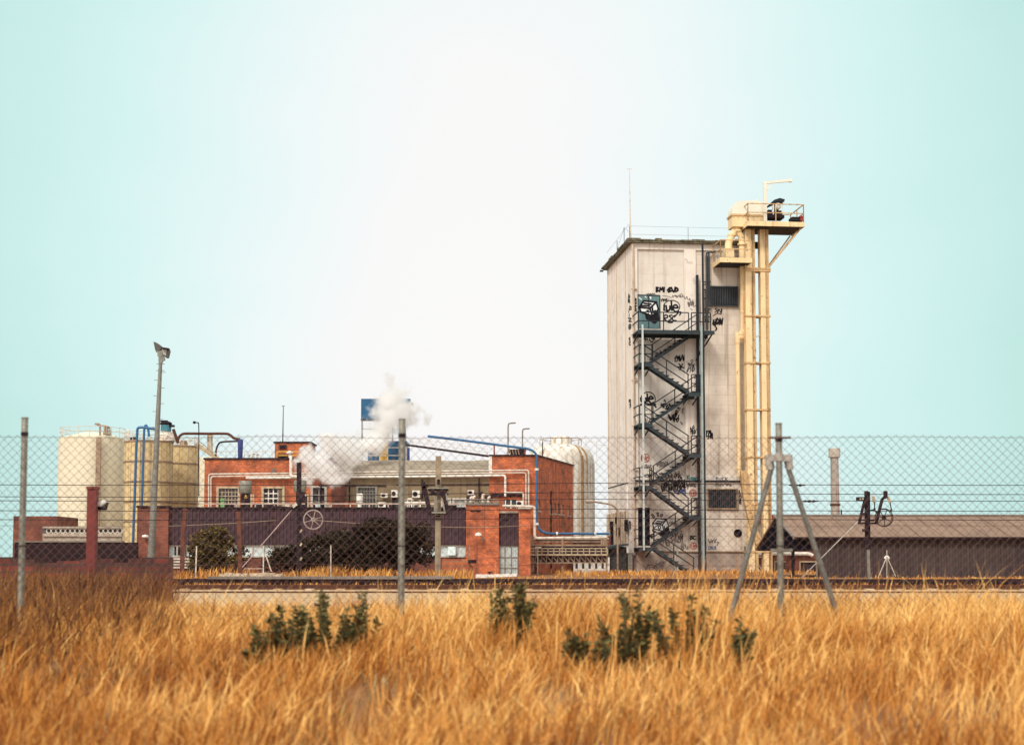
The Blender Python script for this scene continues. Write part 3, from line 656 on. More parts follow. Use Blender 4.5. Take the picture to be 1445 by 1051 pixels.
# ------------------------------------------------------------------ bucket elevator beside the tower
el = thing('bucket_elevator', TW(u_(1070), .7, G0), 'cream steel bucket elevator with two tall legs and a platform at the top', 'elevator')
D1 = .95
def legbox(x0, x1, y0, name, m='elev'):
    mm = TN(); a, b = tp(x0, 560, D1)[0], tp(x1, 560, D1)[0]; mm.box(a, b, -D1, -D1 + .55, G0, tp(x0, y0, D1)[1]); return build(mm, name, m, el)
legbox(1054, 1064.5, 320, 'leg'); legbox(1075.3, 1085.6, 320, 'leg')
for px in (1063.6, 1083): legbox(px - 1, px + 4.2, 321, 'leg_flange', 'elev_rust').location = (0, 0, 0)
for i, py in enumerate((379, 382, 446, 512, 578, 645, 711, 778)):
    m_ = TN(); a, b = tp(1052.5, py, D1)[0], tp(1087.5, py, D1)[0]; z = tp(1070, py, D1)[1]
    m_.box(a, b, -D1 - .05, -D1 + .6, z - .05, z + .05); build(m_, 'tie_bar', 'elev_rust', el)
for py in (474, 662):
    m_ = TN(); a, b = tp(1064, py + 1, D1)[0], tp(1076, py - 1, D1)[0]; m_.bar((a, -D1 + .2, tp(1064, py + 1, D1)[1]), (b, -D1 + .2, tp(1076, py - 1, D1)[1]), .05); build(m_, 'tie_bar', 'elev_rust', el)
# top platform
def deck(x0, x1, y, dfront, dback, name, rails, th=.28):
    m_ = TN(); u0, z = tp(x0, y, dfront); u1 = tp(x1, y, dfront)[0]
    m_.box(u0, u1, -dfront, -dback, z - th + .06, z - .02); p = build(m_, name, 'stair_dark', el)
    m_ = TN(); m_.box(u0 - .02, u1 + .02, -dfront - .04, -dfront - .002, z - th, z); m_.box(u0 - .05, u0 - .022, -dfront, -dback, z - th, z); m_.box(u1 + .022, u1 + .05, -dfront, -dback, z - th, z)
    nn = 4
    for i in range(nn + 1): u = u0 + (u1 - u0) * i / nn; m_.box(u - .04, u + .04, -dfront - .07, -dfront - .042, z - th, z)
    build(m_, 'edge_beam', 'elev', p)
    m_ = TN()
    def seg(a, b, top=1.05):
        for h in (top * .5, top): m_.bar((a[0], a[1], z + h), (b[0], b[1], z + h), .05, .05)
        k = max(1, round((Vector(b) - Vector(a)).length / 1.5))
        for i in range(k + 1):
            t = i / k; m_.bar((a[0] + (b[0]-a[0])*t, a[1] + (b[1]-a[1])*t, z), (a[0] + (b[0]-a[0])*t, a[1] + (b[1]-a[1])*t, z + top), .05, .05)
    for r in rails:
        if r == 'F': seg((u0, -dfront), (u1, -dfront))
        if r == 'R': seg((u1, -dfront), (u1, -dback))
        if r == 'L': seg((u0, -dfront), (u0, -dback))
        if r == 'B': seg((u0, -dback), (u1, -dback))
    build(m_, 'railing', 'elev_rust', p); return u0, u1, z, p
u0, u1, zt_, top = deck(1055.5, 1134, 312, 2.1, -.6, 'upper_platform', 'FRLB')
deck(1017, 1060, 363.5, 2.0, .05, 'lower_platform', 'FL')
m_ = TN(); a = tp(1085, 377, 1.0)
for d in (1.9, 1.1): m_.bar((a[0], -1.0, a[1]), (u1 - .1, -d, zt_ - .3), .07)
m_.bar((a[0], -.4, a[1]), (u1 - .1, .4, zt_ - .3), .07); build(m_, 'diagonal_brace', 'elev_rust', el)
# head box and white hood
m_ = TN(); tbx(m_, 1033.5, 304, 1078, 319.5, .2, 1.3)
build(m_, 'head_box', 'elev', el)
m_ = TN(); tbx(m_, 1032.2, 301.6, 1079, 304, .15, 1.36)
for i in range(7): px = 1034 + i * 7; tbx(m_, px, 304.02, px + 1.2, 306.5, 1.3, 1.345)
build(m_, 'head_flange', 'elev_rust', el)
ha, hb, zh, zk = tp(1033.5, 300, 1.3)[0], tp(1078, 300, 1.3)[0], tp(1050, 301.8, 1.3)[1], tp(1060, 282, 1.3)[1]
prof = [(ha, zh)]
for i in range(9):
    t = math.pi / 2 * i / 8; prof.append((ha + .75 * (1 - math.cos(t) ** .75), zh + .1 + (zk - .06 - zh - .1) * math.sin(t) ** .8))
prof += [(ha + 1.5, zk), (hb - .25, zk - .06), (hb, zk - .2), (hb, zh)]
m_ = TN(); m_.prism([(a, -1.28, b) for a, b in prof], (0, 1.06, 0)); build(m_, 'hood', 'hood', el, smooth=True)
# jib crane
m_ = TN(); ax = tp(1079.5, 290, 1.5); zj = tp(1079, 258.5, 1.5)[1]
m_.box(ax[0] - .09, ax[0] + .09, -1.6, -1.42, zt_, zj); b = tp(1116, 254.8, 1.5)
m_.bar((ax[0] - .1, -1.5, zj), (b[0], -1.5, b[1]), .12, .14); m_.box(b[0] - .12, b[0] + .06, -1.6, -1.4, b[1] - .1, b[1] + .1)
m_.bar((ax[0] + .08, -1.5, zj - .5), (ax[0] + .42, -1.5, zj - .02), .07); build(m_, 'jib_crane', 'hood', el)
# drive motor under its little roof
m_ = TN(); tbx(m_, 1084.5, 303, 1107, 307, .7, 1.6); tbx(m_, 1084, 296, 1089.5, 303, .9, 1.5); tbx(m_, 1087, 300.5, 1104, 303, .8, 1.4); mo = build(m_, 'drive_motor', 'iron', el)
c0 = tp(1098, 291, 1.6); m_ = TN(); m_.tube([(c0[0], -1.62, c0[1]), (c0[0], -1.0, c0[1])], .2, 14); m_.ring((c0[0], -1.64, c0[1]), .13, .04, 14); build(m_, 'pulley', 'silver', mo, smooth=True)
m_ = TN(); tbx(m_, 1094, 297, 1103, 300.4, .9, 1.4); build(m_, 'gearbox', 'rail', mo)
m_ = TN(); q = [tp(*p, 1.6) for p in ((1086, 288.5), (1092, 282.5), (1100, 280), (1107, 282), (1106, 285.5), (1097, 285), (1087, 289.5))]
m_.prism([(a, -1.7, b) for a, b in q], (0, 1.0, 0)); build(m_, 'motor_roof', 'stair_dark', mo)
m_ = TN(); a = tp(1091, 290, 1.6); m_.box(a[0] - .03, a[0] + .03, -1.66, -1.6, tp(1091, 303, 1.6)[1], tp(1091, 285, 1.6)[1]); a = tp(1105, 290, 1.6); m_.box(a[0] - .03, a[0] + .03, -1.66, -1.6, tp(1091, 303, 1.6)[1], tp(1091, 285, 1.6)[1]); build(m_, 'roof_post', 'hood', mo)
m_ = TN(); tbx(m_, 1117.5, 306, 1129, 311.5, 1.2, 1.9); build(m_, 'tool_box', 'black', el)
m_ = TN(); tbx(m_, 1129.3, 304.5, 1134, 311.5, 1.2, 1.88); build(m_, 'tool_box', 'red', el)
# forked spout below the head
a = [tp(*p, .9) for p in ((1040, 318), (1040, 326), (1046, 334), (1047, 345), (1047, 366))]
m_ = TN(); m_.tube([(x, -.9, z) for x, z in a], [.24, .22, .19, .19, .19], 10)
b = [tp(*p, .9) for p in ((1039, 322), (1033, 332), (1028, 343), (1027, 362))]; m_.tube([(x, -.95, z) for x, z in b], [.2, .2, .22, .24], 10)
for x, z in (a[1], a[3], b[1]): m_.tube([(x, -.92, z - .05), (x, -.92, z + .05)], .28, 10)
build(m_, 'forked_spout', 'elev', el, smooth=True)
m_ = TN(); tbx(m_, 1024, 350, 1036, 363, .8, 1.5); build(m_, 'valve_box', 'elev', el)
# long spout pipes down the tower
m_ = TN(); a = tp(1048.3, 430, .5)[0]; z0, z1, z2 = tp(1048, 368, .5)[1], tp(1048, 470, .5)[1], tp(1048, 477, .5)[1]
m_.tube([(a, -.5, z0), (a, -.5, z1)], .16, 12); m_.tube([(a, -.5, z1 + .2), (a, -.5, z1 - .1)], .2, 12)
m_.tube(bend([(a, -.5, z1), (a, -.5, z2), (a - .3, -.5, z2 + .02)], .2), .17, 10)
for py in (400, 440): z = tp(1048, py, .5)[1]; m_.tube([(a, -.5, z - .04), (a, -.5, z + .04)], .19, 12)
build(m_, 'spout_pipe', 'elev', el, smooth=True)
m_ = TN(); a = tp(1041.5, 560, .5)[0]; z0, z1 = tp(1041, 470, .5)[1], tp(1042, 672, .5)[1]
m_.tube([(a, -.5, z0), (a, -.5, z1)], .135, 12); m_.tube([(a, -.5, z0 + .04), (a, -.5, z0 - .62)], .17, 12); m_.tube([(a, -.5, z1 + .5), (a, -.5, z1 + .42)], .17, 12)
m_.tube([(a - .02, -.5, z0 - .1), (a + .35, -.5, z0 - .02)], .15, 10)
build(m_, 'spout_pipe', 'elev', el, smooth=True)
m_ = TN(); q = [tp(*p, .98) for p in ((1044, 664), (1053, 664), (1055.5, 690), (1066, 745), (1074, 762), (1066, 768), (1057, 742), (1047, 700))]
m_.prism([(x, -1.25, z) for x, z in q], (0, .32, 0)); build(m_, 'discharge_chute', 'elev_rust', el)
m_ = TN(); q = [tp(*p, 1.3) for p in ((1053, 664), (1054, 690), (1065, 744), (1072, 760))]
for (a, b), (c, d) in zip(q, q[1:]): m_.bar((a, -1.28, b), (c, -1.28, d), .05)
build(m_, 'chute_rim', 'elev_rust', el)
# lean-to shed at the foot of the flank
lt = thing('lean_to_shed', TW(-.8, .4, G0), 'dark grey lean-to shed with a sloping roof at the left foot of the tower', 'shed')
m_ = TN(); tbx(m_, 858, 771, 884, 815, -3.0, .5); build(m_, 'wall', 'leanto', lt)
m_ = TN(); tbx(m_, 886.2, 780, 892.5, 815, -.6, .45); build(m_, 'wall', 'galv', lt)
m_ = TN(); q = [tp(*p, .9) for p in ((812, 776.5), (858, 770.5), (887, 766.5), (887, 769), (858, 774.5), (812, 778))]
m_.prism([(x, -.95, z) for x, z in q], (0, 3.6, 0)); build(m_, 'roof', 'stair', lt)
m_ = TN(); tbx(m_, 856.5, 773, 858.6, 815, .75, .9); build(m_, 'post', 'galv', lt)
m_ = TN(); tbx(m_, 892.8, 782, 894.6, 815, .05, .14); build(m_, 'post', 'bluepipe', lt)
# ------------------------------------------------------------------ front annex (low brick and purple clad building)
YA = 74.0
zx = lambda px, py: (X_(px, YA, py), Z_(py, YA))
an = thing('brick_annex', (X_(470, YA), YA, .25), 'long low brick annex with dark purple ribbed cladding over a pale window band', 'building')
def bx(mb, x0, y0, x1, y1, Y, t): return pbox(mb, x0, y0, x1, y1, Y, t)
zt = Z_(718, YA)
def pillar(x0, x1, y0, m, lab=None, dy=0):
    m_ = MB(); pbox(m_, x0, y0, x1, 812, YA - .25 + dy, 9.6); o = m_.build('wall_pier', m, an)
    if lab: o['label'] = lab
    return o
p1 = pillar(193, 237, 716, 'brick_dark'); 
p2 = pillar(657.5, 704, 712.5, 'brick', 'orange brick pier with a small white lamp'); p3 = pillar(732, 748.5, 718, 'brick')
for p, (a, b, y, m) in ((p1, (192, 238, 716, 'iron')), (p2, (656.8, 704.8, 712.5, 'capping')), (p3, (731, 749.4, 718, 'white'))):
    m_ = MB(); x0, x1, z = X_(a, YA - .3, y), X_(b, YA - .3, y), Z_(y, YA - .25); m_.box(x0, x1, YA - .32, YA + .4, z + .002, z + .09); m_.build('coping', m, p)
xf0, xf1 = X_(237, YA), X_(657.5, YA); zb = Z_(768, YA)
m_ = MB().corr(xf0 + .01, xf1 - .01, YA, zb, zt, .165, .045); m_.build('cladding', 'fascia', an)
m_ = MB().corr(X_(704.2, YA), X_(732, YA), YA - .05, Z_(769, YA), Z_(724.5, YA), .165, .045); m_.build('cladding', 'fascia', an)
m_ = MB(); m_.box(xf0 + .02, xf1 - .02, YA + .02, YA + 9.5, zb + .02, zt); m_.box(X_(704.4, YA), X_(731.8, YA), YA - .0, YA + 9.5, Z_(769, YA), Z_(723, YA))
rf = m_.build('roof', 'roofgrey', an)
m_ = MB(); m_.box(xf0 + .02, xf1 - .02, YA - .09, YA + .3, zt + .004, zt + .09); m_.build('roof_edge', 'iron', an)
m_ = MB(); m_.box(X_(704.4, YA), X_(731.8, YA), YA - .16, YA + .3, Z_(723.8, YA), Z_(721.2, YA)); m_.build('roof_edge', 'concrete_lt', an)
# wall under the windows
zs = Z_(786, YA); zw1 = zb - .02
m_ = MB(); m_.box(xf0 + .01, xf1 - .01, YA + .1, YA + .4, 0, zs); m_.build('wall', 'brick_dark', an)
m_ = MB(); m_.box(xf0 + .01, xf1 - .01, YA + .6, YA + .9, 0, zb); m_.build('wall', 'dark', an)
def band(x0, x1, panes, lab=None):
    m_ = MB(); m_.box(X_(x0, YA), X_(x1, YA), YA + .14, YA + .18, zs + .02, zw1); w = m_.build('window', 'glass_pale', an)
    m_ = MB(); n = panes
    for i in range(n + 1):
        a = X_(x0 + (x1 - x0) * i / n, YA); m_.box(a - .035, a + .035, YA + .08, YA + .138, zs + .06, zw1 - .07)
    m_.box(X_(x0, YA), X_(x1, YA), YA + .08, YA + .138, zw1 - .07, zw1 - .0); m_.box(X_(x0, YA), X_(x1, YA), YA + .05, YA + .138, zs, zs + .06)
    m_.build('window_frame', 'clamp', w)
    return w
band(238, 262, 2); band(262.5, 340, 6); band(340.5, 388, 3); band(388.5, 470, 6); band(470.5, 560, 7); band(560.5, 620, 4)
w = band(620.5, 657, 3)
m_ = MB(); x0, x1 = X_(632, YA), X_(643, YA); m_.prism([(x0, YA + .06, zw1 - .08), (x0, YA - .12, zs + .1), (x0, YA - .15, zs + .1), (x0, YA + .03, zw1 - .08)], (x1 - x0, 0, 0)); m_.build('vent_sash', 'glass_pale', w)
m_ = MB(); pbox(m_, 246, 770, 258, 783, YA + .1, .03); m_.build('window_vent', 'iron', an)
m_ = MB()
for i in range(4): pbox(m_, 238, 787 + i * 4, 268, 789.6 + i * 4, YA - .02, .1)
m_.build('wall_louvre', 'pipewhite', an)
# white double door
m_ = MB(); pbox(m_, 703.8, 769, 731.6, 812, YA + .05, .05); d = m_.build('door', 'glass_pale', an); d['label'] = 'tall white glazed door with ribbed panes'
m_ = MB()
for x, w_ in ((704.3, 1.6), (712.5, 1.8), (721.5, 1.8), (730.8, 1.6)): pbox(m_, x - w_/2, 769, x + w_/2, 812, YA - .01, .055)
for y in (770, 786, 801): pbox(m_, 705.2, y - .6, 729.9, y + .6, YA, .045)
m_.build('door_frame', 'galv', d)
m_ = MB()
for x in (707, 709.6, 715.5, 718, 725, 727.5): pbox(m_, x - .35, 771, x + .35, 811, YA + .02, .028)
m_.build('pane_rib', 'clamp', d)
# small lamp and conduit on the pier
m_ = MB(); c = P(675, 755.5, YA - .6); m_.lathe((c.x, c.y), [(.02, c.z + .16), (.12, c.z + .12), (.17, c.z)], 14); m_.build('lamp', 'white', p2, smooth=True)
m_ = MB(); m_.tube(bend(pxl([(681, 764), (681, 758), (677, 755)], YA - .45), .1), .025, 6); a = P(682.5, 764, YA - .27); m_.tube([(a.x, a.y, a.z), (a.x, a.y, Z_(716, YA))], .018, 6); m_.build('conduit', 'galv', p2)
m_ = MB(); c = P(205, 757.5, YA - .5); m_.lathe((c.x, c.y), [(.02, c.z + .12), (.15, c.z + .08), (.17, c.z)], 12); m_.build('lamp', 'white', p1)
# roof railing
m_ = MB()
def rail_run(m_, x0, x1, ys, Y, step, yb, r=.035):
    for y in ys: m_.bar(P(x0, y, Y), P(x1, y, Y), r * 1.6)
    n = max(1, round((x1 - x0) / step))
    for i in range(n + 1): x = x0 + (x1 - x0) * i / n; m_.bar(P(x, yb, Y), P(x, ys[0], Y), r * 1.6)
rail_run(m_, 280, 655, (710.6, 716.4), YA + .9, 26, 721); m_.build('roof_railing', mat('pink_white_rail', (.52, .40, .34), .6, .2), an)
m_ = MB(); rail_run(m_, 659, 703, (704.5, 709), YA + .6, 9, 713); m_.build('roof_railing', 'galv', an)
# pale skylight covers and vents lying on the roof
for x0, x1 in ((487.5, 502), (508.5, 522.5), (526, 540)):
    m_ = MB(); pbox(m_, x0, 717.2, x1, 720, YA + .5, 1.2); m_.build('skylight', 'white', an)

# ------------------------------------------------------------------ main brick factory building
YB = 84.0; g = .2
fb = thing('factory_building', (X_(480, YB), YB, .25), 'red brick factory hall with pipes along its eaves and a grey concrete middle', 'building')
def rx(x0, y0, x1, y1, Y=YB): return (X_(x0, Y, (y0+y1)/2), X_(x1, Y, (y0+y1)/2), Z_(y1, Y), Z_(y0, Y))
wins1 = [rx(308, 689, 336, 716), rx(371.5, 689, 399, 717), rx(441, 688, 458.5, 717.5)]
wins2 = [rx(505, 688, 530, 716), rx(556, 705, 566, 716), rx(571, 706, 590, 717), rx(624, 705, 634, 717), rx(641, 705, 656, 717)]
wins3 = [rx(711, 705, 731, 717)]
xb0, xb1, xb2, xb3 = X_(287.5, YB), X_(468, YB), X_(690, YB), X_(757.5, YB)
z1, z2, z3 = Z_(648.5, YB), Z_(667, YB), Z_(643.5, YB)
MID = mat
m_ = MB().holes(xb0, xb1, g, z1, YB, wins1); wl = m_.build('wall', 'brick', fb); wl['label'] = 'orange red brick wall of the left block'
m_ = MB().holes(xb1 + .003, xb2 - .003, g, z2, YB + .01, wins2); wl2 = m_.build('wall', 'concrete', fb); wl2['label'] = 'stained grey beige concrete wall'
m_ = MB().holes(xb2, xb3, g, z3, YB - .02, wins3); wl3 = m_.build('wall', 'brick', fb)
# side wall of the right block, running back
YS = 93.0; cr = Vector((xb3, YB - .02, 0)); far = Vector((X_(808.8, YS), YS, 0)); sd = far - cr; sl = sd.length; su = sd.normalized(); sn = Vector((su.y, -su.x, 0))
def SF(a, b, z): return cr + su * a - sn * b + Vector((0, 0, z))
def sp(px, py, off=0):
    r = ray(px, py); o = cr + sn * off; t = (o - CAM).dot(sn) / r.dot(sn); p = CAM + r * t; return (p - cr).dot(su), p.z
sw = []
for x0, y0, x1, y1 in ((759, 706, 762.6, 720.5), (775.3, 709.3, 779.3, 724.6), (781.7, 709.5, 784.8, 724.6), (786.5, 710, 790, 725), (791.7, 711, 796, 726), (800.8, 713.5, 805, 727.5)):
    (a, za), (b, zb_) = sp(x0, y0), sp(x1, y1); sw.append((a, b, zb_, za))
m_ = MB(SF).holes(0, sl, g, z3, 0, sw, .2); m_.build('side_wall', 'brick', fb)
for a, b, c_, d_ in sw:
    m_ = MB(SF).box(a, b, .19, .22, c_, d_); w = m_.build('window', 'glass_dark', fb)
    m_ = MB(SF).box(a + .14*(b-a), b, .10, .18, c_, d_); m_.box(a - .03, b + .03, -.05, .0, c_ - .08, c_); m_.build('window_frame', 'concrete_lt', w)
# backs and tops
m_ = MB(); m_.box(xb0, xb0 + .2, YB + .2, YB + 8, g, z1); m_.box(xb1 - .2, xb1, YB + .2, YB + 8, z2 - .5, z1); m_.build('wall', 'brick_dark', fb)
m_ = MB(); m_.box(xb0 + .21, xb1 - .21, YB + .24, YB + 8, z1 - .5, z1 - .25); m_.build('roof', 'roofgrey', fb)
m_ = MB(); m_.box(xb0 - .06, xb1 + .05, YB - .07, YB + .2, z1 + .003, z1 + .10); m_.build('coping', 'iron', fb)
zr = Z_(649.5, YB + 6); m_ = MB(); zrr = z2 + .1
pr = [(xb1 + .02, YB - .12, zrr - .08), (xb1 + .02, YB + 6, zr), (xb1 + .02, YB + 6.1, g), (xb1 + .02, YB + 5.9, g), (xb1 + .02, YB + 5.9, zr - .15), (xb1 + .02, YB - .12, zrr - .18)]
n_ = 40
pts = []
for i in range(n_ + 1):
    x = xb1 + .02 + (xb2 - xb1 - .04) * i / n_
    for j in range(7):
        t = j / 6; pts.append((x, YB - .12 + 6.1 * t, zrr + (zr - zrr) * t + .07 * noise.noise((x*.5, t*4, 2)) * (j > 0)))
m_.add(pts, [(i*7+j, (i+1)*7+j, (i+1)*7+j+1, i*7+j+1) for i in range(n_) for j in range(6)])
m_.box(xb1 + .02, xb2 - .02, YB - .14, YB - .03, zrr - .2, zrr - .005); m_.build('roof', 'roofgrey', fb)
m_ = MB(); m_.box(xb1 + .05, xb2 - .05, YB + .8, YB + 8, g, z2 - .25); m_.build('inner_wall', 'dark', fb)
m_ = MB(); m_.box(xb0 + .3, xb1 - .3, YB + .8, YB + 1, g, z1 - .6); m_.build('inner_wall', 'dark', fb)
m_ = MB(); fl = SF(sl, .25, 0)
q = [(xb2 + .01, YB + .2, z3 - .12), (xb3 - .08, YB + .2, z3 - .12), (fl.x - .1, YS, z3 - .12), (xb2 + .01, YS, z3 - .12)]; m_.prism(q, (0, 0, .1)); m_.build('roof', 'roofgrey', fb)
m_ = MB(); m_.box(xb2 - .01, xb3 + .08, YB - .1, YB + .2, z3 + .003, z3 + .08); m_.build('coping', 'iron', fb)
m_ = MB(SF); m_.box(.15, sl + .05, -.08, .22, z3 + .004, z3 + .085); m_.build('coping', 'iron', fb)
m_ = MB(); m_.box(xb2 - .02, xb2 + .16, YB - .06, YB - .024, z2 - .2, z3 - .0); m_.build('flashing', 'white', fb)
m_ = MB(); pbox(m_, 690.2, 668, 757, 718, YB - .01, .02)
m_ = MB(); pbox(m_, 692, 695.5, 739, 700.5, YB - .14, .1); pbox(m_, 559, 683, 690, 684.2, YB - .06, .05); pbox(m_, 450, 684.5, 545, 686, YB - .06, .05); m_.build('cable_tray', 'iron', fb)
m_ = MB(); pbox(m_, 468, 675, 489, 718, YB - .03, .03); m_.build('brick_patch', 'brick_dark', fb)
m_ = MB(); pbox(m_, 487, 706.5, 503, 718, YB - .04, .03); m_.build('brick_patch', 'brick', fb)
# windows of the front
def win(r, nx, ny, fm, gm='glass_dark', fr=.05, lab=None):
    a, b, c_, d_ = r
    m_ = MB().box(a, b, YB + .15, YB + .19, c_, d_); w = m_.build('window', gm, fb)
    if lab: w['label'] = lab
    m_ = MB(); m_.box(a - .1, a + .02, YB - .05, YB + .148, c_, d_ + .1); m_.box(b - .02, b + .1, YB - .05, YB + .148, c_, d_ + .1); m_.box(a + .021, b - .021, YB - .05, YB + .148, d_, d_ + .099)
    m_.build('window_frame', fm if fm != 'white' else 'frame_cream', w)
    m_ = MB()
    for i in range(1, nx): x = a + (b - a) * i / nx; m_.box(x - fr/2, x + fr/2, YB + .09, YB + .147, c_, d_)
    for j in range(1, ny): z = c_ + (d_ - c_) * j / ny; m_.box(a, b, YB + .08, YB + .089, z - fr/2, z + fr/2)
    m_.build('glazing_bar', fm, w); return w
win(wins1[0], 6, 5, 'frame_cream', fr=.035, lab='dark many paned window with a green notice behind it')
w = win(wins1[1], 4, 4, 'white', fr=.06, lab='window with white glazing bars'); m_ = MB(); pbox(m_, 392.5, 689.5, 398.8, 717, YB + .05, .03); m_.build('blind', 'concrete', w)
w = win(wins1[2], 2, 3, 'clamp', fr=.03); m_ = MB(); pbox(m_, 445, 711, 454, 717.4, YB + .02, .1); m_.build('window_fan', 'glass_pale', w)
win(wins2[0], 6, 6, 'galv', fr=.035); win(wins2[1], 1, 1, 'iron'); win(wins2[2], 3, 2, 'white', fr=.05); win(wins2[3], 2, 2, 'clamp', 'glass_pale', .03); win(wins2[4], 3, 2, 'clamp', 'glass_pale', .03)
a, b, c_, d_ = wins3[0]; m_ = MB().box(a, b, YB + .12, YB + .15, c_, d_); w = m_.build('window', 'glass_dark', fb)
m_ = MB(); pbox(m_, 712.5, 705.3, 714, 717, YB + .02, .06); pbox(m_, 720, 705.3, 722, 717, YB + .02, .06); pbox(m_, 728.6, 705.3, 729.8, 717, YB + .02, .06); m_.build('glazing_bar', 'white', w)
m_ = MB(); pbox(m_, 311, 703, 316.5, 716, YB + .03, .03); m_.build('notice_board', 'green', fb)
m_ = MB(); pbox(m_, 383.5, 661, 389, 666, YB - .04, .05); m_.build('wall_vent', 'capping', fb)
# pipes lagged in white that run along the eaves
Yp = YB - .3
def pipe(pts, r, m, name='eaves_pipe', Y=Yp, par=fb, b=.13): return MB().tube(bend(pxl(pts, Y), b), r, 8).build(name, m, par, smooth=True)
pipe([(294.5, 718), (294.5, 668.8), (419, 667.4), (600, 664.8), (746, 663.2), (746, 714)], .042, 'pipewhite')
pipe([(297.7, 718), (297.7, 672.3), (419, 670.6), (600, 668.2), (742.2, 666.8), (742.2, 714)], .038, 'pipewhite')
pipe([(347, 674.3), (419, 673.6), (600, 672), (713, 670.6), (713, 700)], .06, 'white')
pipe([(714, 695), (738.6, 695), (738.6, 714)], .05, 'pipewhite')
pipe([(410.4, 643), (410.4, 672), (419, 672.5)], .08, 'white', Y=YB - .45)
pipe([(709, 713.5), (750, 714.5), (754.5, 716), (754.5, 756), (757, 759), (857, 758)], .06, 'pipewhite', Y=YA - .5)
# brick hut on the roof
hut = thing('rooftop_hut', (X_(412, 87), 87, Z_(648, 87)), 'small square brick hut standing on the factory roof with a yellow guard rail', 'hut')
m_ = MB(); x0, x1 = X_(386.5, 87), X_(437, 87); z0, zt2 = z1 - .3, Z_(625, 87); x2 = X_(443.5, 89.3)
m_.prism([(x0, 87, z0), (x1, 87, z0), (x2, 89.5, z0), (x0, 89.5, z0)], (0, 0, zt2 - z0)); m_.build('wall', 'brick', hut)
m_ = MB(); m_.prism([(x0 - .07, 86.93, zt2 + .003), (x1 + .05, 86.93, zt2 + .003), (x2 + .08, 89.6, zt2 + .003), (x0 - .07, 89.6, zt2 + .003)], (0, 0, .08)); m_.build('coping', 'iron', hut)
m_ = MB(); rail_run(m_, 391, 425, (637, 642.5), 86.3, 17, 648, .03); m_.build('guard_rail', 'yellow', hut)
m_ = MB(); pbox(m_, 391, 641, 411, 647, 86.6, .3); pbox(m_, 394, 627.5, 404, 633, 86.9, .08); m_.build('machine', 'iron', hut)
# vents with little caps
for i, (px, py, lab) in enumerate(((409, 639, 'small white capped roof vent in front of the brick rooftop hut'), (427, 641, 'small white capped roof vent at the right corner of the brick rooftop hut'))):
    t = thing('roof_vent', P(px, 648, 85.5), lab, 'vent', 'capped roof vents')
    c = P(px, py, 85.5); m_ = MB().lathe((c.x, c.y), [(.07, z1 - .25), (.07, c.z)], 10); m_.build('vent_pipe', 'white', t)
    m_ = MB().lathe((c.x, c.y), [(.2, c.z - .02), (.2, c.z + .03), (.03, c.z + .13)], 14); m_.build('vent_cap', 'white', t)
# antenna
m_ = MB(); a, b = P(399, 624, 88), P(399.5, 573, 88); m_.tube([(a.x, 88, zt2), (a.x + .01, 88, b.z)], [.035, .018], 6); m_.bar((a.x - .08, 88, b.z), (a.x + .1, 88, b.z), .03)
tag(m_.build('antenna', 'iron'), 'thin mast antenna rising from the brick rooftop hut', 'antenna')
# rooftop litter of small plant along the left block
for px, hh, lab in ((351, 4, 'small pale pipe stub on the left roof edge, nearest the blue duct'), (357.5, 6, 'pale pipe stub in the middle of the left roof edge'), (363, 5, 'small pale pipe stub on the left roof edge, nearest the brick hut')):
    c = P(px, 647, 85); m_ = MB(); m_.lathe((c.x, c.y), [(.06, z1 - .25), (.06, c.z + hh/26), (.1, c.z + hh/26 + .02), (.1, c.z + hh/26 + .06)], 8); tag(m_.build('pipe_stub', 'pipewhite'), lab, 'pipe', 'pipe stubs on the roof')
rr = MB(); rail_run(rr, 306, 384, (637,), 87.5, 13, 648, .02); tag(rr.build('roof_railing', 'pipewhite'), 'thin pale guard rail along the left roof behind the blue duct', 'railing')
# hoppers standing on the annex roof
def hopper(x0, x1, y0, y1, lab, sign):
    Y = 80.0; cx = X_((x0+x1)/2, Y, y0); r = (X_(x1, Y) - X_(x0, Y)) / 2; t = thing('hopper', (cx, Y, zt), lab, 'hopper', 'grey hoppers on the annex roof')
    m_ = MB().lathe((cx, Y), [(r*.9, Z_(y1, Y)), (r, Z_(y1, Y) + .05), (r, Z_(y0, Y) - .05), (r*.9, Z_(y0, Y))], 20); m_.build('drum', 'galv', t, smooth=True)
    m_ = MB(); pbox(m_, x0 + 3, y1 - .2, x1 - 2, 717, Y - .2, .5); m_.build('stand', 'iron', t)
    if sign:
        s_ = P((x0+x1)/2 + .5, 700, Y - .24); m_ = MB(); m_.prism([(s_.x - .09, s_.y, s_.z - .09), (s_.x + .09, s_.y, s_.z - .09), (s_.x, s_.y, s_.z + .1)], (0, .02, 0)); m_.build('warning_sign', 'yellow', t)
    m_ = MB()
    for px in (x1 - 1, x1 + 2): m_.bar(P(px, 697, Y - .3), P(px, 718, Y - .3), .07)
    m_.build('leg', 'frame_cream', t)
hopper(337, 355.5, 678.5, 696, 'grey drum hopper with a yellow warning triangle on the annex roof', True)
hopper(414.5, 432.5, 677.5, 694.5, 'grey drum hopper half hidden behind the dark post with the wheel', False)
c = P(507.5, 716, 80); m_ = MB().lathe((c.x, 80), [(.1, zt), (.1, Z_(709, 80)), (.17, Z_(708.5, 80)), (.17, Z_(697, 80)), (.12, Z_(696, 80))], 16)
tag(m_.build('flue', 'white', smooth=True), 'white banded cylindrical flue on the annex roof before the dark window', 'flue')
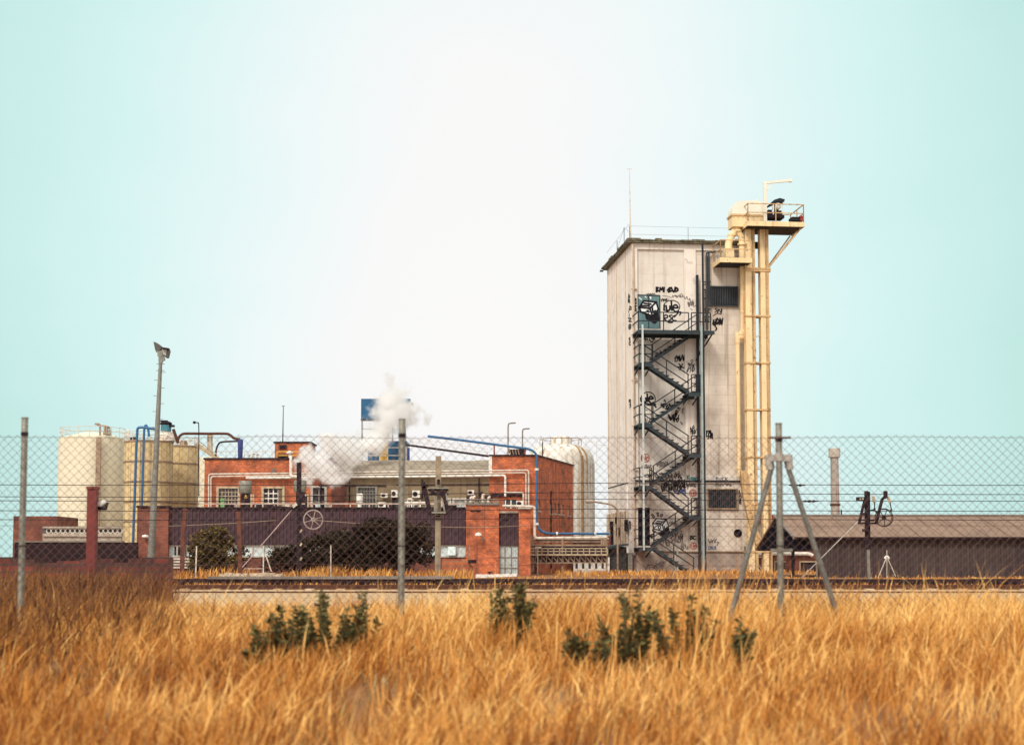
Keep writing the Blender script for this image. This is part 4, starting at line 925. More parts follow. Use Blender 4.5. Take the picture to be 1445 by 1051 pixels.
for (px, lab) in ((363, 'dark pump on the annex roof between the grey hopper and the white window'), (384, 'dark motor on the annex roof in front of the white barred window')):
    t = thing('pump', (X_(px, 79), 79, zt), lab, 'pump'); m_ = MB(); c = P(px, 714.5, 79); m_.tube([(c.x - .22, 79, c.z), (c.x + .22, 79, c.z)], .13, 12); m_.build('motor', 'iron', t)
    m_ = MB(); m_.box(c.x - .3, c.x + .4, 78.8, 79.2, zt, c.z - .1); m_.build('base', 'concrete_lt', t)
# more clutter on the annex roof and walls
for px, y0, w_, m, lab in ((322, 712, 9, 'iron', 'dark low box on the annex roof under the green notice window'), (405, 710, 6, 'pipewhite', 'small pale cabinet on the annex roof left of the dark post with the wheel'), (463, 711, 8, 'concrete_lt', 'pale low cabinet on the annex roof right of the fan window'),
        (548, 712, 7, 'iron', 'dark low box on the annex roof just left of the grey fence post'), (601, 711, 10, 'galv', 'grey ribbed box on the annex roof under the slanted railway bracket'), (638, 713, 12, 'iron', 'long dark box on the annex roof right of the concrete railway post')):
    t = thing('roof_box', (X_(px, 78.5), 78.5, zt), lab, 'box', 'boxes on the annex roof')
    m_ = MB(); pbox(m_, px - w_/2, y0, px + w_/2, 719, 78.5, .5); m_.build('casing', m, t); m_ = MB(); pbox(m_, px - w_/2 - .6, y0 - 1, px + w_/2 + .6, y0 - .02, 78.4, .7); m_.build('lid', 'capping', t)
for px, y0, y1, lab in ((453, 676, 718, 'thin drainpipe down the brick wall right of the fan window'), (493, 676, 718, 'thin dark drainpipe at the left end of the concrete wall'), (676, 674, 712, 'thin drainpipe on the concrete wall above the orange brick pier'), (596, 676, 704, 'short drainpipe on the middle of the concrete wall')):
    m_ = MB(); m_.tube(pxl([(px, y1), (px, y0)], YB - .12), .04, 6); tag(m_.build('drainpipe', 'iron'), lab, 'pipe', 'drainpipes on the factory')
m_ = MB(SF); a_, z_ = sp(776.5, 715); m_.bar((a_, -.05, 0.3), (a_, -.05, sp(776.5, 700)[1] + .3), .06); tag(m_.build('drainpipe', 'iron'), 'thin drainpipe on the orange side wall left of the row of small windows', 'pipe', 'drainpipes on the factory')
m_ = MB(); m_.tube(smooth_path([P(238, 742, YA - .3), P(330, 738, YA - .3), P(420, 733, YA - .3), P(520, 739, YA - .3), P(657, 744, YA - .3), P(745, 741, YA - .4)], 6), .009, 5); tag(m_.build('sagging_cable', 'frame_cream'), 'thin pale cable sagging across the purple cladding', 'cable')
# air conditioners
def ac(px0, py0, px1, py1, lab, first=None):
    global AC0
    Y = YB - .45; c = P((px0 + px1)/2, py1, Y); w = X_(px1, Y) - X_(px0, Y); h = Z_(py0, Y) - Z_(py1, Y)
    if first is None:
        t = thing('air_conditioner', (0, 0, 0), lab, 'air conditioner', 'air conditioners on the factory wall')
        m_ = MB().box(-.5, .5, -.16, .3, 0, 1); m_.build('casing', 'white', t)
        m_ = MB(); m_.ring((-.12, -.17, .5), .3, .035, 20); 
        for k in range(4):
            a = math.pi * k / 4; m_.bar((-.12 - .29*math.cos(a), -.172, .5 - .29*math.sin(a)), (-.12 + .29*math.cos(a), -.172, .5 + .29*math.sin(a)), .035)
        m_.add([(-.12 + .28*math.cos(2*math.pi*k/18), -.165, .5 + .28*math.sin(2*math.pi*k/18)) for k in range(18)], [tuple(range(18))]); m_.build('fan', 'black', t)
        m_ = MB().box(-.45, -.38, -.1, .4, -.12, -.002); m_.box(.38, .45, -.1, .4, -.12, -.002); m_.build('bracket', 'iron', t)
    else: t = copy_tree(first)
    t.location = (c.x, Y, c.z); t.scale = (w, 1, h); tag(t, lab); return t
A1 = ac(537.5, 696, 547, 702, 'small white air conditioner on the concrete wall, right of the dark barred window')
ac(552.5, 691.5, 561, 701.5, 'boxy cream air conditioner just left of the tall grey fence post', A1)
ac(534, 708.5, 544.5, 715.5, 'white air conditioner low on the annex roof, below the small one', A1)
ac(582, 692, 592.5, 702, 'white air conditioner on the concrete wall between the grey fence post and the concrete post', A1)
ac(660, 691.5, 669, 698, 'white air conditioner alone on the concrete wall above the orange brick pier', A1)
ac(728.5, 706.5, 738.5, 714, 'pale air conditioner beside the pipes on the right brick block', A1)
# pipe frames on the annex roof
t = thing('roof_bench', (X_(580, 78), 78, zt), 'white tubular frame with a bench top on the annex roof beside the grey fence post', 'frame')
m_ = MB()
for px in (571, 575, 581, 593): m_.bar(P(px, 719, 78), P(px, 705, 78), .06)
m_.bar(P(570, 708.5, 78), P(600, 708.5, 78), .07); m_.build('tube', 'white', t); m_ = MB(); pbox(m_, 575, 702.6, 581, 704.2, 78, .5); m_.build('shelf', 'white', t)
t = thing('valve_group', (X_(680, 79), 79, Z_(712, 79)), 'cluster of grey pumps and white valves behind the railing of the orange brick pier', 'valves')
m_ = MB()
for px, y in ((664, 702), (668, 701), (681, 698), (689, 702)): m_.tube(bend(pxl([(px, 714), (px, y), (px + 3, y - 1)], 79), .1), .06, 8)
m_.build('pipe', 'pipewhite', t, smooth=True); m_ = MB()
for px, y in ((661, 703), (678, 697), (687, 702), (692, 703)): c = P(px, y, 79.3); m_.tube([(c.x - .1, 79.3, c.z), (c.x + .12, 79.3, c.z)], .14, 10)
m_.build('pump', 'iron', t, smooth=True)

# ------------------------------------------------------------------ blue things behind the roof
t = thing('blue_hoarding', (X_(545, 97), 97, 4), 'big blue rectangular board on thin legs half hidden by white steam', 'hoarding')
m_ = MB(); pbox(m_, 509.5, 562.5, 579, 591, 97, .3); m_.build('panel', 'blue', t)
m_ = MB(); pbox(m_, 509, 591.01, 580, 593, 96.9, .5); pbox(m_, 575, 568, 582, 569.6, 96.6, 1.2); m_.build('edge_beam', 'iron', t)
m_ = MB()
for px in (511, 554, 572): m_.bar(P(px, 660, 97.2), P(px, 592, 97.2), .09)
m_.bar(P(511, 605, 97.2), P(572, 606, 97.2), .05); m_.build('leg', 'galv', t)
t = thing('blue_silo_cabin', (X_(548, 92.5), 92.5, 4), 'blue steel cabin with a yellow vertical stripe behind the roof ridge', 'cabin')
m_ = MB(); pbox(m_, 519, 622, 574, 662, 92.5, 2.2); m_.build('body', 'blue', t)
m_ = MB(); pbox(m_, 536.5, 619, 547, 657, 92.44, .059); 
m_.build('yellow_panel', 'yellow', t)
m_ = MB()
for y in (631.5, 642.5, 653): m_.bar(P(505, y, 92), P(573, y, 92), .06)
for px in (536, 547, 573, 576): m_.bar(P(px, 658, 92), P(px, 630, 92), .06)
m_.build('railing', 'pipewhite', t); m_ = MB(); m_.bar(P(576.5, 652, 92), P(576.5, 632, 92), .13); m_.build('post', 'bluedark', t)
# conveyor gantry and blue pipe
t = thing('conveyor_gantry', (X_(640, 88), 88, Z_(645, 88)), 'thin dark sloping conveyor gantry with a light guard rail above the grey roof', 'conveyor')
m_ = MB(); m_.bar(P(573, 627.5, 88), P(690, 643.6, 86), .16, .12); m_.build('beam', 'iron', t)
m_ = MB()
for k in range(10):
    x = 580 + k * 12; yb = 628.3 + (x - 580) * .14; m_.bar(P(x, yb, 87), P(x, yb - 10, 87), .022)
for o in (10, 5): m_.bar(P(580, 628 - o, 87), P(688, 643.4 - o, 87), .022)
m_.build('guard_rail', 'pipewhite', t)
bp = thing('blue_pipeline', (xb3, YB - .3, 3), 'long bright blue pipe sloping over the roof, down the brick corner and along the rack', 'pipeline')
m_ = MB(); m_.tube(bend(pxl([(603.5, 615.3), (650, 620.8), (748, 633.5), (757.4, 640), (757.4, 752.6), (860, 752.9)], YB - .4), .75, 8), .068, 10); m_.build('pipe', 'bluepipe', bp, smooth=True)
m_ = MB()
for px, py, dx, dz in ((757.4, 662, 0, .06), (757.4, 739, 0, .06), (786, 752.7, .05, 0), (840, 752.8, .05, 0)):
    c = P(px, py, YB - .4); m_.tube([(c.x - dx, c.y, c.z - dz), (c.x + dx, c.y, c.z + dz)], .105, 10)
m_.build('pipe_clamp', 'white', bp)
m_ = MB()
for px, y in ((697.3, 627), (741, 633)): m_.box(X_(px - 1, YB), X_(px + 1, YB), YB - .1 + .15, YB + .25, z3 + .09, Z_(y, YB))
m_.build('support_post', mat('red_post', (.26, .05, .035), .7, .2), bp)
t = thing('roof_trough', (X_(729, 86), 86, z3), 'dark ribbed trough lying on the right brick roof under the blue pipe', 'trough')
m_ = MB(); q = pxl([(716.5, 634), (743, 633), (741, 641), (722, 643)], 86.5); m_.prism(q, (0, 1.0, 0)); m_.build('trough', 'iron', t)
m_ = MB()
for px in (719, 723, 727, 731): m_.bar(P(px, 634, 86.4), P(px + 2, 643, 86.4), .04)
m_.bar(P(718, 633, 86.4), P(714.5, 643.5, 86.4), .06); m_.build('rib', 'pipebrown', t)
# street lamps behind
def lamp(px, ytop, xarm, Y, lab, grp='street lamps behind the brick block', r=.05):
    t = thing('street_lamp', (X_(px, Y), Y, .27), lab, 'street lamp', grp)
    m_ = MB(); x, z = X_(px, Y, ytop), Z_(ytop, Y, px); xa = X_(xarm, Y, ytop); m_.tube([(x, Y, .2), (x, Y, z - .35)] + [(x + (xa - x)*.3*(1-math.cos(k)), Y, z - .35 + .33*math.sin(k)) for k in (.5, 1.0, 1.4)] + [(xa, Y, z)], r, 6); m_.build('pole', 'galv', t, smooth=True)
    m_ = MB(); s = 1 if xa > x else -1; m_.bar((xa - .02*s, Y, z), (xa + .32 * s, Y, z + .02), .14, .09); m_.build('lamp_head', 'capping', t)
lamp(717, 597, 721.5, 112, 'taller of the two thin street lamps behind the right brick block')
lamp(737.3, 605, 741, 112, 'shorter of the two thin street lamps behind the right brick block')
t = thing('street_lamp', (X_(871, 85), 85, .27), 'curved arm street lamp reaching over from the tower shed towards the white tank', 'street lamp')
m_ = MB(); m_.tube(smooth_path(pxl([(871.5, 815), (871.5, 760), (871.5, 724), (868, 716), (860, 711.3), (842, 708.3), (835, 707)], 85), 5), .05, 8); m_.build('pole', 'pipebrown', t, smooth=True)
m_ = MB(); c = P(837, 707.2, 85); e = P(825.5, 706.3, 85); m_.tube([c, c.lerp(e, .4), c.lerp(e, .85), e], [.06, .13, .14, .05], 10); m_.build('lamp_head', 'concrete_lt', t, smooth=True)

# ------------------------------------------------------------------ tanks
def tank(name, x0, x1, ytop, Y, m, lab, bands=(), ybot=820, rim=.05, top=0, n=48, seams=0, flare=0):
    x = (X_(x0, Y, ytop + 30) + X_(x1, Y, ytop + 30)) / 2; r = (X_(x1, Y, ytop + 30) - X_(x0, Y, ytop + 30)) / 2; z = Z_(ytop, Y - r)
    t = thing(name, (x, Y, .27), lab, 'storage tank')
    m_ = MB().lathe((x, Y), [(r + flare, .1), (r, z - .02), (r * .96, z), (r * .3, z + top), (.02, z + top)], n); sh = m_.build('shell', m, t, smooth=True)
    m_ = MB()
    for b in bands:
        zb = Z_(b, Y - r); m_.lathe((x, Y), [(r + .005, zb - rim), (r + rim, zb - rim*.8), (r + rim, zb + rim*.8), (r + .005, zb + rim)], n)
    if bands: m_.build('hoop', 'pipebrown', t, smooth=True)
    if seams:
        m_ = MB()
        for k in range(seams):
            a = 2*math.pi*k/seams + .1; m_.box(x + (r+.01)*math.cos(a) - .012, x + (r+.01)*math.cos(a) + .012, Y + (r+.01)*math.sin(a) - .012, Y + (r+.01)*math.sin(a) + .012, .3, z - .05)
        m_.build('seam', 'concrete_lt', t)
    return t, x, r, z
def tank_rail(t, x, Y, r, z, h=.55, n=18, m='pipewhite'):
    m_ = MB()
    for hh in (h*.55, h): m_.tube([(x + r*math.cos(2*math.pi*k/36), Y + r*math.sin(2*math.pi*k/36), z + hh) for k in range(37)], .018, 4)
    for k in range(n): a = 2*math.pi*k/n; m_.bar((x + r*math.cos(a), Y + r*math.sin(a), z), (x + r*math.cos(a), Y + r*math.sin(a), z + h), .03)
    m_.build('top_railing', m, t)
t1, x1_, r1, z1_ = tank('storage_tank', 84, 176, 615, 95, 'tank_cream', 'widest pale cream storage tank, leftmost, beside the blue pipes', (), top=.35)
tank_rail(t1, x1_, 95, r1 * .97, z1_, .6)
m_ = MB(); c = P(137.5, 700, 95 - r1 - .1); m_.box(c.x - .14, c.x + .14, 95 - r1 - .12, 95 - r1 + .02, .3, Z_(617, 93)); m_.build('cable_ladder', 'pipebrown', t1)
m_ = MB(); c = X_(175.3, 93.5, 700); m_.tube([(c, 94.3, .3), (c, 94.3, z1_ + .5)], .06, 8); m_.build('downpipe', 'white', t1)
m_ = MB(); m_.tube(bend(pxl([(134, 598), (139, 600), (150, 601), (155, 603), (155, 614)], 93.5), .2), .05, 6); m_.tube(bend(pxl([(141, 616), (141, 598), (134, 598)], 93.5), .1), .05, 6); m_.tube(pxl([(148, 601), (148, 612)], 93.5), .07, 6); m_.tube(pxl([(151.5, 603), (151.5, 612)], 93.5), .07, 6); m_.tube(pxl([(146, 611), (156, 613)], 93.5), .1, 6); m_.build('top_pipe', 'pipebrown', t1, smooth=True)
t2, x2_, r2, z2_ = tank('storage_tank', 176.5, 243, 620, 88, 'tank_yellow', 'banded yellowish storage tank with two blue pipes up its side', (650, 679, 707, 735, 621.5), seams=14)
tank_rail(t2, x2_, 88, r2 * .97, z2_, .5)
t3, x3_, r3, z3_ = tank('storage_tank', 219, 279, 627, 92, 'tank_yellow', 'shorter banded yellowish storage tank next to the brick factory wall', (653, 681, 709, 628.5), seams=14)
tank_rail(t3, x3_, 92, r3 * .97, z3_, .45)
m_ = MB().lathe((x3_ + .55, 91.3), [(.25, z3_), (.22, z3_ + .2), (.12, z3_ + .3)], 14); m_.build('hatch', 'pipebrown', t3)
m_ = MB().lathe((x2_ - .7, 87.3), [(.2, z2_), (.2, z2_ + .15), (.05, z2_ + .2)], 14); m_.build('hatch', 'iron', t2)
m_ = MB().lathe((x2_ + .95, 88), [(.62, z2_), (.55, z2_ + .25), (.3, z2_ + .5)], 16); m_.build('top_cone', 'pipewhite', t2, smooth=True)
t4, x4_, r4, z4_ = tank('storage_tank', 274, 330, 645, 99, 'tank_cream', 'plain pale storage tank mostly hidden behind the brick wall corner', (), top=.1)
# blue filling pipes
for pts, r, lab in (([(220, 605.5), (200.5, 602.8), (194.5, 604.5), (193.5, 613), (192, 640), (190.5, 690), (188.2, 752), (187.8, 790)], .075, 'longer left blue filling pipe standing against the yellowish tank'),
                    ([(210.3, 616), (209, 606), (205.8, 599.8), (203.6, 606), (203, 622), (201.8, 660), (200.4, 705), (199.5, 725)], .065, 'shorter right blue filling pipe hooked over the yellowish tank')):
    tag(MB().tube(smooth_path(pxl(pts, 86.2), 5), r, 8).build('filling_pipe', 'bluepipe', smooth=True), lab, 'pipe', 'blue filling pipes')
t = thing('tank_filter', (x2_ + .95, 88, z2_ + .5), 'blue green filter drum with ragged cap on top of the yellowish tank', 'filter')
cx_, cz_ = x2_ + .95, z2_ + .5
m_ = MB().lathe((cx_, 88), [(.2, cz_ - .02), (.3, cz_ + .1), (.3, cz_ + .42), (.24, cz_ + .45)], 16); m_.build('drum', mat('filter_teal', (.05, .20, .26), .5, .3), t, smooth=True)
m_ = MB().lathe((cx_, 88), [(.33, cz_ + .45), (.36, cz_ + .52), (.22, cz_ + .62)], 12); m_.box(cx_ - .3, cx_ + .1, 87.8, 88.1, cz_ + .6, cz_ + .68); m_.box(cx_ + .2, cx_ + .5, 87.8, 88.0, cz_ + .3, cz_ + .42); m_.build('cap', 'iron', t, smooth=True)
# dark transfer pipe to the blue duct
dc = thing('blue_duct', (X_(339, 86), 86, z1), 'dark blue upright duct on the brick roof fed by a bent dark pipe', 'duct')
a = P(339.3, 621, 86); m_ = MB().lathe((a.x, 86), [(.12, z1 - .25), (.12, z1 + .2), (.13, z1 + .25), (.15, a.z - .1), (.15, a.z), (.08, a.z + .06)], 14); m_.build('duct', 'bluedark', dc, smooth=True)
m_ = MB(); m_.tube(smooth_path(pxl([(250, 624), (253, 616), (258, 612.2), (266, 611.6), (292, 611.8), (318, 611.8), (325, 614), (331, 618.6), (339, 619.6)], 87), 5), .075, 8); m_.tube(bend(pxl([(244.5, 605.5), (251.5, 625)], 87), .1), .09, 8); m_.build('transfer_pipe', 'rail', dc, smooth=True)
m_ = MB(); m_.tube(smooth_path(pxl([(304.5, 647), (304.8, 636), (308, 627), (314, 623.4), (337, 622.4)], 86.5), 5), .05, 8); m_.build('return_pipe', 'iron', dc, smooth=True)
t = thing('bucket_conveyor', (X_(294, 88), 88, Z_(648, 88)), 'sloping cream conveyor chute from the shorter tank down to the brick roof', 'conveyor')
m_ = MB(); m_.bar(P(277, 626.5, 88), P(309.5, 649, 86.2), .22, .16); m_.build('trough', 'frame_cream', t)
m_ = MB(); m_.bar(P(277, 620, 88), P(306, 641, 86.2), .04); m_.bar(P(294, 612, 87.4), P(294, 640, 87.4), .12); m_.bar(P(298.5, 614, 87.4), P(298.5, 643, 87.4), .12); m_.bar(P(293, 615, 87.35), P(300, 615, 87.35), .1); m_.build('support_post', 'frame_cream', t)
t = thing('yard_lamp', (X_(280.5, 86), 86, .27), 'slim lamp post with a small round head beside the shorter yellowish tank', 'lamp post')
m_ = MB(); m_.tube(smooth_path(pxl([(280.6, 700), (280.6, 640), (280.4, 600), (278.6, 596.6), (275, 595.6)], 86), 4), .028, 6); m_.build('pole', 'iron', t, smooth=True)
m_ = MB(); c = P(274.3, 596, 86); m_.lathe((c.x, c.y), [(.02, c.z - .08), (.09, c.z - .03), (.09, c.z + .04), (.02, c.z + .08)], 10); m_.build('lamp_head', 'black', t, smooth=True)
# big white tank with dome
Yd = 106.0
xd = (X_(744, Yd, 690) + X_(838.5, Yd, 690)) / 2; rd = (X_(838.5, Yd, 690) - X_(744, Yd, 690)) / 2; zs_ = Z_(652, Yd); ztp = Z_(627, Yd)
t = thing('domed_tank', (xd, Yd, .27), 'large white domed tank with rust streaks behind the right brick block', 'storage tank')
prof = [(rd, .1), (rd, zs_)]
for k in range(1, 9):
    a = math.pi/2 * k / 9; prof.append((rd * math.cos(a) ** .5, zs_ + (ztp - zs_) * math.sin(a)))
prof += [(rd * .3, ztp + .02), (.02, ztp + .05)]
MB().lathe((xd, Yd), prof, 64).build('shell', 'tank_white', t, smooth=True)
m_ = MB()
for k in range(36):
    a = 2*math.pi*k/36; m_.bar((xd + (rd+.01)*math.cos(a), Yd + (rd+.01)*math.sin(a), .3), (xd + (rd+.01)*math.cos(a), Yd + (rd+.01)*math.sin(a), zs_ - .1), .035)
m_.build('rib', 'concrete_lt', t)
m_ = MB(); m_.lathe((xd + .05, Yd), [(rd*.30, ztp - .05), (rd*.28, ztp + .35), (rd*.24, ztp + .5), (rd*.08, ztp + .58)], 24); m_.build('top_hatch', 'tank_white', t, smooth=True)
m_ = MB()
pp = [(rd*.62*math.cos(a), rd*.62*math.sin(a)) for a in [2*math.pi*k/24 for k in range(25)]]
m_.tube([(xd + a, Yd + b, ztp + .35) for a, b in pp], .02, 4)
for a, b in pp[::2]: m_.bar((xd + a, Yd + b, ztp - .5), (xd + a, Yd + b, ztp + .35), .03)
m_.build('top_railing', 'pipebrown', t)
m_ = MB(); a_ = -.95
pth = [(xd + r_*math.cos(a_), Yd + r_*math.sin(a_), z) for r_, z in ((rd*.5, ztp - .1), (rd*.8, zs_ + .75*(ztp-zs_)), (rd*1.02, zs_ + .25), (rd*1.04, zs_ - .4), (rd*1.04, .3))]
m_.tube(smooth_path(pth, 4), .075, 8)
pth2 = [(xd + r_*math.cos(-.75), Yd + r_*math.sin(-.75), z) for r_, z in ((rd*.5, ztp - .1), (rd*.8, zs_ + .75*(ztp-zs_)), (rd*1.02, zs_ + .25), (rd*1.03, zs_ - 1.6))]
m_.tube(smooth_path(pth2, 4), .045, 8)
m_.build('drain_pipe', mat('rust_pipe', (.36, .22, .10), .8, .3, 3, ((.2, .08, .03), .6, .5)), t, smooth=True)
m_ = MB(); c = P(745, 640, Yd); m_.bar((X_(766, Yd-rd), Yd - rd*.8, zs_ - .2), (X_(766, Yd-rd), Yd - rd*.8, ztp - .0), .07); m_.build('ladder', 'iron', t)
# pale round tank far right of it, barely visible against the sky
m_ = MB(); xa, xb = X_(842, 120, 640), X_(905, 120, 640); Yq = 120
for k in range(4):
    x = X_(812 + k * 15, Yq, 640); z = Z_(618 + k * 5, Yq); x2 = X_(827 + k*15, Yq, 640); m_.bar((x, Yq, z), (x2, Yq, z), .03); m_.bar((x2, Yq, z), (x2, Yq, z - 2.2), .03)
m_.bar((X_(806, Yq), Yq, .2), (X_(806, Yq), Yq, Z_(618, Yq)), .05); m_.bar((X_(862, Yq), Yq, .2), (X_(862, Yq), Yq, Z_(640, Yq)), .05)
tag(m_.build('stair_rail', 'pipewhite'), 'thin stepped guard rail going down to the right of the white domed tank', 'railing')

# ------------------------------------------------------------------ pipe rack between block and tower
t = thing('pipe_rack', (X_(803, 82), 82, .27), 'steel pipe rack and railed walkway between the brick block and the tower', 'pipe rack')
Yr = 82.0
m_ = MB()
m_.tube([P(752, 760.3, Yr), P(859, 760, Yr)], .045, 8); m_.build('pipe', 'pipewhite', t, smooth=True); m_ = MB(); m_.tube([P(752, 764.4, Yr), P(859, 764.2, Yr)], .03, 8); m_.build('pipe', 'pipebrown', t, smooth=True)
m_ = MB(); m_.tube([P(752, 762.2, Yr + .4), P(859, 762, Yr + .4)], .03, 8); m_.build('pipe', 'iron', t, smooth=True)
m_ = MB(); pbox(m_, 748, 767.8, 858, 770.2, Yr - .1, .3); m_.build('beam', 'pipebrown', t)
m_ = MB(); pbox(m_, 746, 781.3, 857, 783.6, Yr - .3, 1.2); m_.build('walkway', 'frame_cream', t)
m_ = MB(); rail_run(m_, 748, 857, (773.5, 777.6), Yr - .3, 8.2, 782, .03); m_.build('guard_rail', 'frame_cream', t)
m_ = MB(); pbox(m_, 746, 793, 857, 794.6, Yr - .2, .2)
for k in range(14): x = 748 + k * 7.8; m_.bar(P(x, 784, Yr - .1), P(x + 7.8, 793.4, Yr - .1), .045); m_.bar(P(x + 7.8, 784, Yr - .1), P(x + 7.8, 793.4, Yr - .1), .035)
m_.build('truss', 'pipebrown', t)
m_ = MB()
for px in (749.5, 752.5, 793.6, 856): m_.bar(P(px, 815, Yr), P(px, 756, Yr), .09)
for px in (849, 852, 855): m_.bar(P(px, 768, Yr - .1), P(px, 756, Yr - .1), .08)
m_.build('post', 'pipebrown', t)
m_ = MB(); pbox(m_, 748, 769, 858, 793, Yr + 1.5, .3); m_.build('back_panel', 'timber', t)
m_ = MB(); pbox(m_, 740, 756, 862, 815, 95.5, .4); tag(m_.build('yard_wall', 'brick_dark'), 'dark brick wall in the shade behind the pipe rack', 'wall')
t = thing('white_workshop', (X_(835, 88), 88, .27), 'low white workshop with a row of narrow windows behind the pipe rack', 'workshop')
ws = [rx(812 + k * 9.2, 789, 815.5 + k * 9.2, 802, 86) for k in range(5)]
m_ = MB().holes(X_(809, 86), X_(860, 86), .2, Z_(786, 86), 86, ws); m_.build('wall', 'white', t); m_ = MB(); m_.box(X_(809, 86), X_(860, 86), 86.2, 88.2, Z_(786, 86) - .15, Z_(786, 86) - .01); m_.build('roof', 'roofgrey', t)
for a, b, c_, d_ in ws: MB().box(a, b, 86.14, 86.17, c_, d_).build('window', 'glass_dark', t)
m_ = MB(); pbox(m_, 800, 807, 819, 809.4, 78, .5); pbox(m_, 801, 809.4, 804, 813, 78, .4); pbox(m_, 815, 809.4, 818, 813, 78, .4); tag(m_.build('trestle', 'pipebrown'), 'low brown trestle in the grass before the white workshop', 'trestle')
t = thing('tube_lamp', (X_(758.7, 76), 76, .27), 'thin white lamp post with a flat tube head in front of the pipe rack', 'lamp post')
m_ = MB(); m_.bar(P(758.8, 815, 76), P(758.8, 773, 76), .05); m_.build('pole', 'clamp', t); m_ = MB(); pbox(m_, 755.3, 771.2, 764, 773, 76, .2); m_.build('lamp_head', 'white', t)
# ------------------------------------------------------------------ shed on the right
XS = X_(1119, 66, 757); ze = Z_(757, 66); zrd = Z_(727.5, 70.5); zf = Z_(777, 76); zk_ = Z_(777, 66); XE = 34.0; xi = X_(1153, 66, 790)
sh = thing('open_shed', (XS + 6, 70, .27), 'low brown ribbed shed with a pitched roof and a black open end', 'shed')
m_ = MB(); m_.prism([(XS, 65.8, ze - .06), (XS, 65.8, ze), (XS, 70.5, zrd), (XS, 76.2, zf + .1), (XS, 76.2, zf + .02), (XS, 70.5, zrd - .09)], (XE - XS, 0, 0)); rf = m_.build('roof', 'shedroof', sh)
m_ = MB(); m_.bar((XS, 70.5, zrd + .02), (XE, 70.5, zrd + .02), .3, .07); m_.box(XS - .05, XS + .03, 65.78, 65.82, ze - .1, ze + .05); m_.bar((XS - .03, 65.85, ze + .01), (XS - .03, 70.5, zrd + .03), .1, .06); m_.build('roof_trim', 'capping', rf)
x = XS + .6
m_ = MB()
while x < XE: m_.bar((x, 65.8, ze + .012), (x, 70.45, zrd + .012), .05, .03); x += .95
m_.build('roof_seam', 'shedroof', rf)
m_ = MB(); m_.box(XS + .02, XE, 65.7, 65.79, ze - .10, ze - .02); m_.build('gutter', 'iron', sh)
m_ = MB(); m_.prism([(XS + .06, 65.95, zk_), (XS + .06, 65.95, ze - .08), (XS + .06, 70.5, zrd - .1), (XS + .06, 76, zf + .0)], (.08, 0, 0)); m_.build('end_shade_sheet', 'dark', sh)  # dark sheet standing in for the shade inside the open end
m_ = MB(); m_.box(XS + .15, xi - .02, 66.05, 66.15, zk_, ze - .07); m_.build('eave_shade_sheet', 'dark', sh)  # dark strip standing in for the shade under the front eave
m_ = MB().corr(xi, XE, 66.1, .2, ze - .06, .24, .06); m_.build('wall', 'shedwall', sh)
m_ = MB(); m_.box(X_(1156, 75.7, 790), XE, 75.7, 75.9, .2, zf); m_.build('wall', 'dark', sh)
m_ = MB(); pbox(m_, 1117.5, 757, 1121.5, 815, 66.2, .12); m_.build('post', 'dark', sh); m_ = MB(); pbox(m_, 1152, 775, 1153.4, 815, 65.8, .05); m_.build('post', 'galv', sh)
# chimney
Yc = 98.0; t = thing('chimney', (X_(1178, Yc, 680), Yc, .27), 'round grey chimney with a wider cap rising behind the brown shed', 'chimney')
cx_ = X_(1178, Yc, 680); k_ = 2200/98; z0, z1c = Z_(645, Yc), Z_(632.5, Yc)
m_ = MB().lathe((cx_, Yc), [(.30, .2), (.27, Z_(712, Yc)), (.25, z0)], 20); m_.build('stack', mat('chimney_steel', (.42, .38, .34), .7, .2, 1.5, ((.26, .13, .06), .75, .52)), t, smooth=True)
m_ = MB().lathe((cx_, Yc), [(.26, z0 - .03), (.365, z0), (.365, z1c - .01), (.35, z1c)], 20); m_.build('cap', mat('chimney_cap', (.52, .48, .42), .7, .2, 2, ((.3, .2, .12), .5, .55)), t, smooth=True)
m_ = MB(); m_.lathe((cx_, Yc), [(.29, Z_(713.5, Yc)), (.33, Z_(713, Yc)), (.33, Z_(711, Yc)), (.29, Z_(710.5, Yc))], 20); m_.build('hoop', 'rail', t)
m_ = MB(); pbox(m_, 1186.6, 719, 1188.4, 727.5, 70.8, .06); tag(m_.build('roof_spike', 'rail'), 'short rusty spike on the shed ridge just right of the chimney', 'spike')
# brick outbuilding seen under the shed
Yo = 96.0; t = thing('brick_outbuilding', (X_(1120, Yo), Yo, .27), 'low dark red brick outbuilding seen beneath the black open end of the shed', 'building')
ws = [rx(1094, 793, 1108, 806, Yo), rx(1129.5, 793, 1151, 806, Yo)]
xa, xb, zt_o = X_(1068, Yo), X_(1175, Yo), Z_(774, Yo)
m_ = MB().holes(xa, xb, .2, zt_o, Yo, ws); m_.box(xa, xb, Yo + .3, Yo + 4, .2, zt_o); m_.build('wall', 'brick_dark', t)
for a, b, c_, d_ in ws:
    w = MB().box(a, b, Yo + .14, Yo + .17, c_, d_).build('window', 'glass_dark', t); MB().box(a - .05, b + .05, Yo - .05, Yo - .002, d_, d_ + .07).box(a - .07, a, Yo - .05, Yo - .003, c_, d_).build('window_frame', 'frame_cream', w)
m_ = MB(); m_.tube(bend(pxl([(1070, 781), (1142, 781), (1147, 784)], Yo - .3), .2), .11, 8); m_.build('pipe', 'white', t, smooth=True)
m_ = MB(); rail_run(m_, 1110, 1152, (807.5,), Yo - .6, 10, 815, .025); m_.build('railing', 'frame_cream', t)
